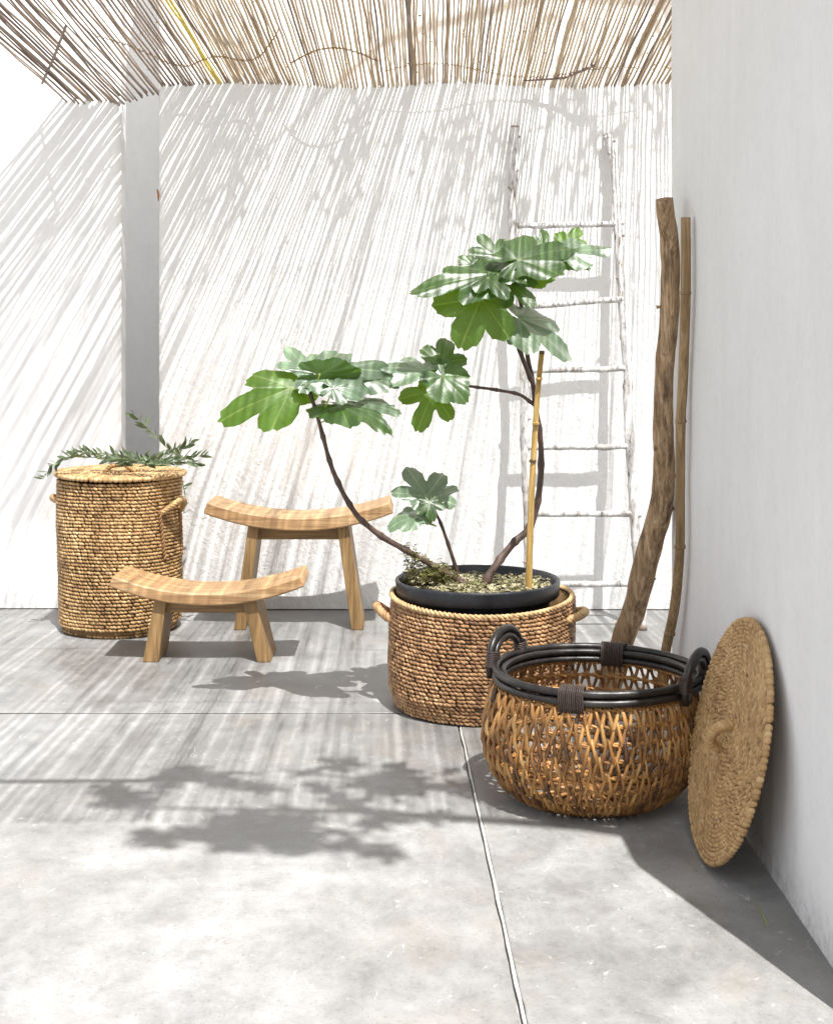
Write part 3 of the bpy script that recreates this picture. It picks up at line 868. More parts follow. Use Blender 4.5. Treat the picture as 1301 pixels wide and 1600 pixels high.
def coil_disc(root, M, R, spacing, bead_w, mat, tone0, rg, th=0.006, outer_thick=True):
    """flat lid: concentric coils of beads; M maps disc space (x, y, normal z) to world"""
    n = int(R / spacing)
    for i in range(n):
        r = R - (i + 0.5) * spacing
        b = MB()
        k_n = max(5, int(2 * pi * r / bead_w)); ph = rg.random() * 6
        rowt = rg.uniform(-0.06, 0.06)
        for k in range(k_n):
            a = 2 * pi * (k + rg.uniform(-0.2, 0.2)) / k_n + ph
            rr = r + 0.003 * noise.noise(Vector((cos(a) * 2, sin(a) * 2, r * 9))) + rg.uniform(-0.0006, 0.0006)
            c = Vector((cos(a) * rr, sin(a) * rr, 0.0012 * noise.noise(Vector((cos(a) * rr * 9, sin(a) * rr * 9, 3)))))
            rad_ = Vector((cos(a), sin(a), 0)); tan = Vector((-sin(a), cos(a), 0))
            sl = 0.42 + rg.uniform(-0.2, 0.2)
            T = tan * cos(sl) + rad_ * sin(sl); U = -tan * sin(sl) + rad_ * cos(sl)
            tone = tone0 + rowt + rg.gauss(0, 0.15) + 0.28 * noise.noise(Vector((cos(a) * rr * 8, sin(a) * rr * 8, 1)))
            edge = 1.25 if i == 0 and outer_thick else 1.0
            M3 = M.to_3x3()
            b.bead(M @ c, (M3 @ T).normalized(), M3 @ Vector((0, 0, 1)), (M3 @ U).normalized(), bead_w * 0.72, spacing * 0.56 * edge, th * edge, tone)
        b.build('coil', mat, root)
    b = MB(); ring = []
    for zz in (-0.003, 0.0015):
        ring.append([b.vert(M @ Vector(((R - spacing * .7) * cos(2 * pi * k / 48), (R - spacing * .7) * sin(2 * pi * k / 48), zz))) for k in range(48)])
    for k in range(48): b.f.append((ring[0][k], ring[0][(k + 1) % 48], ring[1][(k + 1) % 48], ring[1][k]))
    b.f.append(tuple(ring[1])); b.f.append(tuple(reversed(ring[0])))
    b.build('backing', M_CORE, root)

rg = random.Random(77)
# --- tall laundry basket
LX, LY, LR = -1.062, 5.215, 0.222
lb = empty('lidded_basket', (LX, LY, 0), 'tall round seagrass basket with lid and rope handles behind the low stool', 'basket')
def lr(u): return LR - 0.012 * (u < 0.04) + 0.004 * sin(u * 3.1) - 0.004 * (1 - u)
coil_wall(lb, LX, LY, 44, lr, lambda u: 0.004 + 0.552 * u, 0.0135, M_GRASS, 0.42, rg)
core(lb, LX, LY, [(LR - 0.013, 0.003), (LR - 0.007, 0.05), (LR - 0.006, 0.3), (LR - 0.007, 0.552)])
arc_handle(lb, LX, LY, LR, 0.475, radians(187), 0.42, 0.026, M_GRASS, 0.011, 0.01)
arc_handle(lb, LX, LY, LR, 0.435, radians(-22), 0.62, 0.045, M_GRASS, 0.010, 0.05)
for aa in (-0.72, -0.13):
    b = MB(); b.rope([(LX + (LR + 0.006) * cos(aa + 0.02 * q), LY + (LR + 0.006) * sin(aa + 0.02 * q), 0.45 - 0.03 * q) for q in range(7)], 0.007, 2, 0.03, 6, 0.35); b.build('strap', M_GRASS2, lb)
Ml = Matrix.Translation((LX + 0.001, LY, 0.572)) @ Matrix.Rotation(0.012, 4, 'Y') @ Matrix.Rotation(0.012, 4, 'X')
lid0 = empty('basket_lid', (LX, LY, 0.56), 'round coiled seagrass lid lying on the tall basket under olive twigs', 'lid')
coil_disc(lid0, Ml, 0.238, 0.0125, 0.0175, M_GRASS, 0.62, rg, 0.008)
b = MB(); b.rope([(LX - 0.05, LY - 0.02, 0.578), (LX - 0.03, LY - 0.02, 0.60), (LX + 0.02, LY - 0.02, 0.606), (LX + 0.06, LY - 0.02, 0.578)], 0.009, 3, 0.03, 7, 0.6)
b.build('handle', M_GRASS, lid0)

# --- low wide basket that holds the pot
BX, BY, BR = 0.219, 4.148, 0.268
bb = empty('planter_basket', (BX, BY, 0), 'low wide seagrass basket with rope handles holding the black plant pot', 'basket')
def bsag(a, u): return -0.010 * u * max(0, cos(a + pi / 2)) + 0.004 * u * cos(2 * a)
coil_wall(bb, BX, BY, 28, lambda u: BR - 0.016 * max(0, 1 - u * 5) + 0.003 * sin(u * 4), lambda u: 0.005 + 0.315 * u, 0.0142, M_GRASS2, 0.44, rg, sag=bsag)
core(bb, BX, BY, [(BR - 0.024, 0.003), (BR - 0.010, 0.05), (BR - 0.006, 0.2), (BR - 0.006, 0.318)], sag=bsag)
b = MB(); b.rope([Vector((BX + (BR - 0.003) * cos(2 * pi * k / 72), BY + (BR - 0.003) * sin(2 * pi * k / 72), 0.322 + bsag(2 * pi * k / 72, 1))) for k in range(72)], 0.0075, 2, 0.03, 6, 0.75, closed=True); b.build('top_edge', M_GRASS, bb)
arc_handle(bb, BX, BY, BR, 0.255, radians(180), 0.36, 0.045, M_GRASS2, 0.012, 0.035)
arc_handle(bb, BX, BY, BR, 0.270, radians(-14), 0.52, 0.040, M_GRASS, 0.012, 0.015, 0.75)

# --- the pot
PX_, PY_ = 0.207, 4.148
pot = empty('plant_pot', (PX_, PY_, 0.02), 'black plastic plant pot set inside the low seagrass basket', 'plant pot')
def lathe(prof, sides, cx, cy, wob=0.0):
    b = MB(); rings = []
    for r, z in prof:
        rings.append([b.vert((cx + r * (1 + wob * sin(2 * a + 1)) * cos(a), cy + r * (1 + wob * sin(2 * a + 1)) * sin(a), z)) for a in [2 * pi * k / sides for k in range(sides)]])
    for a, c in zip(rings, rings[1:]):
        for k in range(sides):
            k2 = (k + 1) % sides; b.f.append((a[k], a[k2], c[k2], c[k]))
    return b
b = lathe([(0.17, 0.02), (0.205, 0.30), (0.216, 0.312), (0.216, 0.325), (0.218, 0.33)], 72, PX_, PY_); b.build('pot_body', M_POT, pot)
b = lathe([(0.218, 0.322), (0.234, 0.322), (0.2385, 0.327), (0.2395, 0.352), (0.241, 0.362), (0.2405, 0.3675), (0.237, 0.3705), (0.232, 0.3685), (0.229, 0.362), (0.222, 0.335), (0.21, 0.30), (0.205, 0.25)], 96, PX_, PY_, 0.006); b.build('pot_rim', M_POT, pot)
b = MB(); sr = 0.219; NS = 40
cidx = b.vert((PX_, PY_, 0.348))
prev = [cidx] * 48
for i in range(1, 11):
    ring = []
    for k in range(48):
        a = 2 * pi * k / 48; r = sr * i / 10
        x = PX_ + r * cos(a); y = PY_ + r * sin(a)
        z = 0.338 + 0.014 * noise.noise(Vector((x * 14, y * 14, 0))) + (0.022 * max(0, -cos(a)) * i / 10) - 0.02 * max(0, sin(a)) * i / 10
        ring.append(b.vert((x, y, z)))
    for k in range(48):
        k2 = (k + 1) % 48
        b.f.append((cidx, ring[k], ring[k2]) if i == 1 else (prev[k], ring[k], ring[k2], prev[k2]))
    prev = ring
b.build('soil', M_SOIL, pot)

# dry clover covering the soil, and a taller clump spilling over the left edge
def clover(b, p, r, size, tone):
    up = (Vector((0, 0, 1)) + rand_dir(r) * 0.6).normalized()
    a0 = r.random() * 6
    for k in range(3):
        a = a0 + k * 2.094
        d = Vector((cos(a), sin(a), r.uniform(-0.1, 0.35))); d = (d - up * d.dot(up) * 0.7).normalized()
        s = d.cross(up).normalized()
        t = tone + r.uniform(-0.12, 0.12)
        v0 = b.vert(p, t); v1 = b.vert(p + d * size * 0.7 + s * size * 0.48 + up * size * .15, t); v2 = b.vert(p + d * size + s * size * .2, t)
        v3 = b.vert(p + d * size * 0.9 - s * size * .2, t); v4 = b.vert(p + d * size * 0.7 - s * size * 0.48 + up * size * .15, t)
        b.f += [(v0, v1, v2), (v0, v2, v3), (v0, v3, v4)]
r = random.Random(9)
b = MB()
for i in range(1500):
    a = r.random() * 2 * pi; q = sqrt(r.random()) * 0.218
    x = PX_ + q * cos(a); y = PY_ + q * sin(a)
    z = 0.345 + 0.014 * noise.noise(Vector((x * 14, y * 14, 0))) + (0.025 * max(0, -cos(a)) * q / .218) - 0.012 * max(0, sin(a)) * q / .218 + r.random() ** 2 * 0.022
    clover(b, Vector((x, y, z)), r, r.uniform(0.005, 0.0095), r.choice([0.3, 0.55, 0.7, 0.8, 0.85, 0.95]) + r.uniform(-.1, .1))
o = b.build('clover_cover', M_COVER, None, False); tag(o, 'dry pale clover covering the soil in the black pot', 'ground cover', kind='stuff')
b = MB()
for i in range(64):
    px = r.triangular(612, 722, 655); base = P(r.uniform(650, 720) if px > 650 else r.uniform(632, 665), 915, 4.10 + r.uniform(-0.06, 0.09))
    topy = r.uniform(895, 905) - max(0, 55 - abs(px - 640) * 0.7) * r.random()
    if r.random() < 0.3: topy += 8
    tip = P(px, topy, base.y + r.uniform(-0.05, 0.03))
    mid = (base + tip) / 2 + Vector((r.uniform(-0.01, 0.01), 0, 0.008))
    b.tube([base, mid, tip], 0.0007, 4, 0.3, cap=False)
    for k in range(7):
        u = 0.3 + 0.7 * k / 6
        p = base.lerp(mid, u * 2) if u < .5 else mid.lerp(tip, u * 2 - 1)
        clover(b, p + rand_dir(r) * 0.006, r, r.uniform(0.0065, 0.0105), r.uniform(0.0, 0.9))
o = b.build('clover_clump', M_WEED, None, False); tag(o, 'straggly brown green clover clump spilling over the left rim of the pot', 'clover', kind='stuff')

# ------------------------------------------------------------------ open rattan basket
OX, OY = 0.437, 3.335
ob = empty('rattan_basket', (OX, OY, 0), 'open brown rattan basket with dark rim and two arched handles', 'basket')
PROF = [(0.160, 0.006), (0.192, 0.020), (0.222, 0.052), (0.243, 0.095), (0.252, 0.140), (0.249, 0.185), (0.240, 0.225), (0.232, 0.262)]
def prof_at(u):
    L = [0]
    for a, c in zip(PROF, PROF[1:]): L.append(L[-1] + math.hypot(c[0] - a[0], c[1] - a[1]))
    d = u * L[-1]
    for i in range(len(L) - 1):
        if d <= L[i + 1] + 1e-9:
            q = (d - L[i]) / (L[i + 1] - L[i])
            return PROF[i][0] + q * (PROF[i + 1][0] - PROF[i][0]), PROF[i][1] + q * (PROF[i + 1][1] - PROF[i][1])
    return PROF[-1]
def bp(a, u, dr=0):
    rr, z = prof_at(min(1, max(0, u)))
    rr += dr
    return Vector((OX + rr * cos(a) + 0.03 * (z - 0.15), OY + rr * sin(a), z))
ROWS, NV = 8, 50
r = random.Random(31)
jobs = []
for k in range(ROWS):
    for i in range(NV):
        st = 2 * pi / NV
        a = st * (i + 0.5 * (k % 2)) + r.uniform(-0.10, 0.10) * st
        jobs.append((sin(a) - 0.02 * (k > 5) * 0, k, a, st))
order = sorted(range(len(jobs)), key=lambda q: jobs[q][0])
singles = set(order[:296])
rest = MB()
for ji, (_, k, a, st) in enumerate(jobs):
    u0 = k / ROWS; u1 = (k + 1) / ROWS
    b = MB() if ji in singles else rest
    lean = r.uniform(-0.12, 0.12) * st
    over = 0.055
    for sgn in (-1, 1):
        pts = []; rad = []
        foot = a + sgn * st * (0.5 + r.uniform(-0.06, 0.06))
        apex = a + lean + sgn * 0.05 * st
        w0 = r.uniform(0.0039, 0.0049)
        for j in range(7):
            t = j / 6
            aa = foot + (apex - foot) * (t ** 0.9)
            uu = u0 - over * 0.6 + (u1 - u0 + over * 1.3) * t
            dr = (0.0078 if sgn > 0 else 0.0036) * sin(pi * t) + 0.004 * (t - 0.5) * sgn + r.uniform(-0.0008, 0.0008)
            pts.append(bp(aa, uu, dr)); rad.append(w0 * (1.0 + 0.16 * sin(t * 9 + a)))
        b.tube(pts, rad, 6, 0.5 + r.uniform(-0.25, 0.2), flat=0.85, bump=0.25)
    if ji in singles: b.build('strand', M_RATTAN, ob)
o = rest.build('far_strands', M_RATTAN, ob); o['kind'] = 'stuff'
for k in range(0, ROWS + 1):
    u = k / ROWS
    b = MB()
    pts = [bp(2 * pi * j / 60, u, -0.001) + Vector((0, 0, r.uniform(-0.0012, 0.0012))) for j in range(60)]
    b.rope(pts, 0.0052, 2, 0.045, 5, 0.45, closed=True)
    b.build('weave_ring', M_RATTAN, ob)
for q, rr in enumerate((0.135, 0.105, 0.075, 0.045, 0.018)):
    b = MB(); b.rope([Vector((OX - 0.004 + rr * cos(2 * pi * j / 40), OY + rr * sin(2 * pi * j / 40), 0.009)) for j in range(40)], 0.007, 2, 0.05, 5, 0.4, closed=True)
    b.build('base_ring', M_RATTAN, ob)
for q in range(10):
    a = pi * q / 10; b = MB(); b.tube([Vector((OX - 0.004 + t * 0.165 * cos(a), OY + t * 0.165 * sin(a), 0.0175 - 0.004 * t * t)) for t in (-1, -0.5, 0, 0.5, 1)], 0.0045, 6, 0.4)
    b.build('base_spoke', M_RATTAN, ob)
RCX = OX + 0.012
def ringpts(R, z, n=90): return [Vector((RCX + R * cos(2 * pi * j / n), OY + R * sin(2 * pi * j / n), z + 0.0012 * sin(4 * pi * j / n + R * 40))) for j in range(n)]
for (R, z, rr) in ((0.2395, 0.2980, 0.0088), (0.2395, 0.2780, 0.0088), (0.222, 0.289, 0.0078), (0.222, 0.271, 0.0075)):
    b = MB(); b.tube(ringpts(R, z), [rr * (1.12 if (k + int(R * 900) ) % 23 == 0 else 1.0) * (1 + 0.05 * noise.noise(Vector((k * 0.3, R * 9, z * 50)))) for k in range(90)], 10, closed=True); b.build('rim_pole', M_BLACKRIM, ob)
# fine white-brown lacing between the body and the rim
b = MB()
for i in range(150):
    a = 2 * pi * i / 150
    p = Vector((RCX + 0.231 * cos(a), OY + 0.231 * sin(a), 0.262)); d = Vector((cos(a), sin(a), 0))
    b.tube([p - d * 0.008 + Vector((0, 0, -0.006)), p + d * 0.007, p + d * 0.007 + Vector((0, 0, 0.006)), p - d * 0.006 + Vector((0, 0, 0.010))], 0.0016, 4, 0.4)
o = b.build('lacing', M_RATTAN, ob); o['kind'] = 'stuff'
def rim_wrap(ang, n, width):
    b = MB()
    for i in range(n):
        a = ang + (i / (n - 1) - 0.5) * width / 0.24 + r.uniform(-.0015, .0015)
        d = Vector((cos(a), sin(a), 0)); t = Vector((-sin(a), cos(a), 0))
        c = Vector((RCX + 0.230 * cos(a), OY + 0.230 * sin(a), 0.2825))
        loop = []
        for k in range(16):
            q = 2 * pi * k / 16
            loop.append(c + d * 0.0225 * (abs(cos(q)) ** 0.5) * (1 if cos(q) > 0 else -1) + Vector((0, 0, 1)) * 0.0285 * (abs(sin(q)) ** 0.7) * (1 if sin(q) > 0 else -1) + t * 0.0014 * q / 6)
        b.tube(loop, 0.0021, 5, closed=True)
    b.build('binding', M_WRAP, ob)
rim_wrap(radians(-111), 13, 0.052)
rim_wrap(radians(72), 13, 0.060)
def arch(ang, tilt, W):
    d = Vector((cos(ang), sin(ang), 0)); t = Vector((-sin(ang), cos(ang), 0))
    c = Vector((RCX, OY, 0)) + d * (sqrt(0.247 ** 2 - (W * 0.75) ** 2) + 0.004)
    for (w_, h_, rr, off) in ((W, 0.070, 0.0100, 0.0), (W - 0.018, 0.052, 0.0085, -0.004)):
        b = MB(); pts = []
        pts.append(c + t * (-w_) * 0.98 + Vector((0, 0, 0.262)) + d * off)
        for i in range(15):
            q = pi * i / 14
            pts.append(c - t * cos(q) * w_ + Vector((0, 0, 0.296 + h_ * sin(q))) + d * (off + tilt * sin(q)))
        pts.append(c + t * w_ * 0.98 + Vector((0, 0, 0.262)) + d * off)
        b.tube(pts, rr, 10)
        b.build('handle', M_BLACKRIM, ob)
    for sg in (-1, 1):
        b = MB()
        for i in range(9):
            z = 0.288 + i * 0.0042
            cc = c + t * sg * (W - 0.008 - 0.0006 * i) + d * (0.001 - 0.004) + Vector((0, 0, z))
            loop = [cc + t * 0.0185 * cos(2 * pi * k / 14) + d * 0.0145 * sin(2 * pi * k / 14) + Vector((0, 0, 0.003 * cos(2 * pi * k / 14) * sg)) for k in range(14)]
            b.tube(loop, 0.0021, 5, closed=True)
        for i in range(5):     # slanting straps that tie the handle foot to the rim
            o_ = (i - 2) * 0.004
            b.tube([c + t * (sg * (W - 0.008) + o_) + d * 0.012 + Vector((0, 0, 0.290)), c + t * (sg * (W - 0.010) + o_) + d * 0.008 + Vector((0, 0, 0.266)), c + t * (sg * (W - 0.011) + o_) - d * 0.012 + Vector((0, 0, 0.260))], 0.0022, 5)
        b.build('binding', M_WRAP, ob)
arch(radians(148), 0.004, 0.082)
arch(radians(-30), 0.006, 0.080)

# ------------------------------------------------------------------ round lid leaning on the right wall
LU = Vector((0.108, 0.030, 0.50)).normalized()
LV = Vector((-0.012, 0.46, 0.0)); LV = (LV - LU * LV.dot(LU)).normalized()
LN = LU.cross(LV).normalized()
if LN.x > 0: LN = -LN
LVp = LN.cross(LU).normalized() * -1
C0 = Vector((0.666, 2.925, 0.2525))
Mlid = Matrix((( LVp.x, LU.x, LN.x, C0.x), (LVp.y, LU.y, LN.y, C0.y), (LVp.z, LU.z, LN.z, C0.z), (0, 0, 0, 1)))
lid = empty('basket_lid', (0.64, 2.9, 0), 'large round coiled seagrass lid standing on edge, leaning on the right wall', 'lid')
coil_disc(lid, Mlid, 0.252, 0.0088, 0.0125, M_GRASS, 0.56, rg, 0.0062)
b = MB()
b.rope([Mlid @ Vector(q) for q in ((0.028, 0.034, 0.002), (0.024, 0.030, 0.020), (0.010, 0.014, 0.034), (-0.012, -0.010, 0.034), (-0.024, -0.026, 0.020), (-0.028, -0.030, 0.002))], 0.0105, 3, 0.03, 7, 0.62)
b.build('handle', M_GRASS, lid)
b = MB()
b.rope([Mlid @ Vector(q) for q in ((-0.205, 0.13, -0.004), (-0.222, 0.115, -0.022), (-0.222, 0.09, -0.024), (-0.205, 0.075, -0.004))], 0.009, 3, 0.03, 7, 0.55)
b.build('edge_loop', M_GRASS, lid)

# ------------------------------------------------------------------ stools
def stool(label, cx, yf, W, L, h, rise, t, legs, strz, group):
    root = empty('stool', (cx, yf + W / 2, 0), label, 'stool', group)
    b = MB(); n = 48
    rows = []
    for i in range(n + 1):
        s_ = -1 + 2 * i / n
        x = cx + s_ * L / 2; z = h + rise * s_ * s_
        sl = 4 * rise * s_ / L
        nx, nz = -sl / sqrt(1 + sl * sl), 1 / sqrt(1 + sl * sl)
        tt = t * (1 - 0.10 * abs(s_) ** 3)
        ins = 0.0 * max(0, (abs(s_) - 0.93) / 0.07) ** 2
        q = []
        for (yy, top) in ((yf + ins, 1), (yf + W - ins, 1), (yf + W - ins, 0), (yf + ins, 0)):
            dish = 0
            if top: q.append(b.vert((x, yy, z + dish)))
            else: q.append(b.vert((x - nx * tt, yy, z - nz * tt)))
        rows.append(q)
    for a, c in zip(rows, rows[1:]):
        for k in range(4):
            k2 = (k + 1) % 4
            b.f.append((a[k], a[k2], c[k2], c[k]))
    b.f.append(tuple(reversed(rows[0]))); b.f.append(tuple(rows[-1]))
    o = b.build('seat', M_WOODX, root, True, 0.005)
    o.data.set_sharp_from_angle(angle=radians(40))
    for (ft, tp, ztop) in legs:
        b = MB()
        y0, y1 = yf + 0.022, yf + W - 0.022
        for (xx, z) in ((ft, 0.0), (tp, ztop)):
            for x in xx:
                for y in (y0 if z == 0 else y0, y1):
                    b.vert((x, y, z))
        b.f += [(0, 1, 3, 2), (4, 6, 7, 5), (0, 4, 5, 1), (2, 3, 7, 6), (0, 2, 6, 4), (1, 5, 7, 3)]
        b.build('leg', M_WOODZ, root, False, 0.003)
    (f0, t0, z0), (f1, t1, z1) = legs
    def inner(leg, z, side):
        f, tp, zt = leg
        u = z / zt
        return f[side] + (tp[side] - f[side]) * u
    b = MB()
    xa0 = inner(legs[0], strz[0], 1) - 0.008; xb0 = inner(legs[1], strz[0], 0) + 0.008
    b.box(((xa0 + xb0) / 2, yf + 0.075, sum(strz) / 2), (xb0 - xa0, 0.032, strz[1] - strz[0]))
    b.build('stretcher', M_WOODS, root, False, 0.003)
    return root
SG = 'wooden stools with curved seats'
stool('low wooden stool with curved seat in front of the tall basket', -0.660, 4.640, 0.235, 0.620, 0.231, 0.058, 0.040,
      [((-0.8755, -0.823), (-0.835, -0.795), 0.215), ((-0.4965, -0.4505), (-0.548, -0.503), 0.215)], (0.157, 0.196), SG)
stool('tall wooden stool with curved seat standing against the back wall', -0.397, 5.140, 0.240, 0.665, 0.414, 0.058, 0.048,
      [((-0.6356, -0.5925), (-0.582, -0.541), 0.388), ((-0.204, -0.1590), (-0.258, -0.215), 0.388)], (0.327, 0.372), SG)

# ------------------------------------------------------------------ ladder
ladder = empty('ladder', (0.65, 5.2, 0), 'whitewashed rustic branch ladder leaning on the back wall', 'ladder')
def path_px(pts, yfun): return [P(x, y, yfun(y)) for x, y in pts]
def densify(pts, n):
    out = []
    N_ = len(pts) - 1
    for i in range(N_):
        p0 = pts[max(i - 1, 0)]; p1 = pts[i]; p2 = pts[i + 1]; p3 = pts[min(i + 2, N_)]
        for j in range(n):
            t = j / n
            out.append(0.5 * ((2 * p1) + (p2 - p0) * t + (2 * p0 - 5 * p1 + 4 * p2 - p3) * t * t + (3 * p1 - p0 - 3 * p2 + p3) * t ** 3))
    out.append(pts[-1]); return out
def lad_y(py):      # leaning: foot at 5.16, top touches the wall
    return 5.17 + (5.505 - 5.17) * max(0, min(1, (985 - py) / 770.0))
def rail(pts, r0, seed):
    c = densify(path_px(pts, lad_y), 10)
    rr = random.Random(seed)
    rad = []; tn = []
    for i in range(len(c)):
        k = 1 + 0.10 * noise.noise(Vector((i * 0.35, seed, 0)))
        if i % 13 == 6: k *= 1.18
        rad.append(r0 * k)
        tn.append(0.15 if i < 2 or i > len(c) - 3 else 1.0)
    b = MB(); b.tube(c, rad, 12, tn, bump=0.09)
    for i in range(7):      # cut twig stubs
        q = rr.randrange(4, len(c) - 4); p = c[q]; a = rr.choice([-1, 1]) * rr.uniform(0.6, 1.2)
        d = Vector((sin(a), -0.5, 0.3)).normalized()
        b.tube([p, p + d * r0 * 1.5], [r0 * 0.35, r0 * 0.25], 6, 0.35)
    b.build('rail', M_WBARK, ladder)
    return c
rail([(804.5, 197), (803, 230), (801, 290), (800, 360), (808, 440), (818, 520), (819, 600), (819, 680), (821, 740), (824, 800), (825.5, 870), (827, 985)], 0.0170, 1)
rail([(948, 210), (951, 222), (958, 250), (962.5, 290), (964, 330), (967, 390), (971, 450), (975, 520), (980, 580), (980.5, 640), (984, 700), (988, 760), (992, 830), (998, 900), (1003, 985)], 0.0180, 2)
rungs = [((808, 353), (966, 350)), ((816, 480), (973, 467)), ((820, 579), (980, 576)), ((820, 699), (985, 698)), ((823, 803), (990, 803)), ((826, 913), (1000, 912))]
for i, (a, c) in enumerate(rungs):
    ya = lad_y(a[1]) - 0.004
    p0 = P(a[0], a[1], ya); p1 = P(c[0], c[1], ya)
    pts = [p0.lerp(p1, t / 12) + Vector((0, 0, 0.004 * noise.noise(Vector((t * 0.5, i * 3, 0))))) for t in range(13)]
    b = MB(); b.tube(pts, [0.0115 * (1 + 0.12 * noise.noise(Vector((t * .6, i, 4)))) for t in range(13)], 10, 1.0, bump=0.10)
    b.build('rung', M_WBARK, ladder)

# ------------------------------------------------------------------ driftwood and bamboo poles by the wall
def wpath(rows, seed, sides=20, bump_=0.15, n=8):
    c = []; rad = []
    pts = [P(x, y, d) for x, y, d, hw in rows]
    c = densify(pts, n)
    hw = [h * d / F for x, y, d, h in rows]
    for i in range(len(c)):
        u = i / n; k = min(int(u), len(hw) - 2); f = u - k
        rad.append(hw[k] * (1 - f) + hw[k + 1] * f)
    return c, rad
rows = [(1037, 311, 3.70, 13.5), (1041, 345, 3.715, 14), (1046, 390, 3.735, 15), (1046.5, 455, 3.74, 14.8), (1044, 510, 3.75, 14.8), (1038, 570, 3.77, 14.5), (1035.5, 650, 3.80, 15.5), (1036.5, 740, 3.83, 16.5), (1033, 790, 3.86, 18), (1019, 840, 3.90, 18.5), (1003, 900, 3.93, 19.5), (991, 950, 3.96, 18.5), (971, 1006, 4.00, 17.5), (945, 1102, 4.06, 18)]
c, rad = wpath(rows, 1)
rad = [q * (1 + 0.02 * noise.noise(Vector((i * 0.25, 0, 3)))) for i, q in enumerate(rad)]
c[-1].z = 0.001
drift = MB(); drift.tube(c, rad, 28, 0.5, bump=0.10)
for (px, py, d, s_) in ((1053, 744, 3.83, 0.011), (1050.5, 795, 3.86, 0.010), (1027, 700, 3.8, 0.006), (1031, 480, 3.74, 0.005), (1023, 905, 3.92, 0.005)):
    p = P(px, py, d); drift.tube([p - Vector((0.01, 0, 0)), p + Vector((s_ * 0.3, -0.004, s_ * 0.3))], [s_ * 1.3, s_ * 0.4], 8, bump=0.3)
o = drift.build('driftwood_pole', M_DRIFT); tag(o, 'thick bent driftwood pole leaning at the corner beside the ladder', 'pole')
bam = empty('bamboo_pole', P(1022, 1144, 3.85), 'slim weathered bamboo pole leaning on the right wall behind the driftwood', 'pole')
rows = [(1070.5, 340, 3.60, 7.6), (1070.5, 455, 3.60, 8), (1066, 600, 3.64, 8), (1063, 655, 3.65, 7.6), (1062, 760, 3.66, 7.4), (1061.5, 855, 3.66, 7.4), (1053, 950, 3.72, 7.8), (1040, 1015, 3.78, 7.6), (1022, 1142, 3.85, 8)]
c, rad = wpath(rows, 2)
b = MB(); b.tube(c, rad, 16, 0.5, bump=0.05); b.build('culm', M_BAMBOO_OLD, bam)
for py, px, d in ((457, 1070.5, 3.60), (658, 1063, 3.65), (854, 1061.5, 3.66), (990, 1045.5, 3.755)):
    b = MB(); p = P(px, py, d); rr = 8.2 * d / F
    b.tube([p + Vector((0, 0, 0.006)), p + Vector((0, 0, 0.0025)), p, p - Vector((0, 0, 0.0025)), p - Vector((0, 0, 0.006))], [rr * 0.95, rr * 1.12, rr * 1.0, rr * 1.15, rr * 0.95], 16); b.build('node', M_BAMBOO_OLD, bam)

# ------------------------------------------------------------------ fig plant in the pot
figo = P(745, 915, 4.14)
fig = empty('fig_plant', figo, 'young fig tree with bare brown stems and lobed green leaves in the black pot', 'plant')
def stem(pts, r0, r1, seed, name='stem', mat=M_STEM, nodes=True):
    c = densify([P(*q) for q in pts], 7)
    n = len(c); rad = []
    for i in range(n):
        q = r0 + (r1 - r0) * i / (n - 1)
        if nodes and i % 6 == 3: q *= 1.34
        if nodes and i % 6 in (2, 4): q *= 1.08
        rad.append(q)
    b = MB(); b.tube(c, rad, 12, 0.5, bump=0.22)
    return b.build(name, mat, fig)
D = 4.14
stem([(732, 918, D), (700, 897, D - .02), (640, 863, D - .05), (596, 838, D - .08), (562, 810, D - .1), (540, 778, D - .12), (520, 735, D - .13), (508, 695, D - .14), (496, 650, D - .15), (484, 613, D - .16)], 0.0092, 0.0052, 1)
stem([(755, 916, D + .03), (774, 884, D + .05), (800, 850, D + .08), (828, 822, D + .1), (841, 775, D + .1), (845, 705, D + .1), (838, 645, D + .09), (832, 600, D + .08), (822, 545, D + .06), (816, 490, D + .05), (806, 440, D + .02)], 0.0115, 0.0055, 2)
stem([(834, 605, D + .08), (816, 560, D + .02), (801, 515, D - .03), (786, 478, D - .06), (780, 436, D - .08)], 0.0068, 0.0048, 3, 'branch')
stem([(834, 633, D + .09), (812, 617, D + .05), (780, 610, D), (745, 605, D - .04), (722, 602, D - .06)], 0.0052, 0.0038, 4, 'branch')
stem([(716, 900, D + .05), (704, 862, D + .04), (690, 822, D + .02), (678, 795, D), (672, 778, D)], 0.0055, 0.0032, 5)

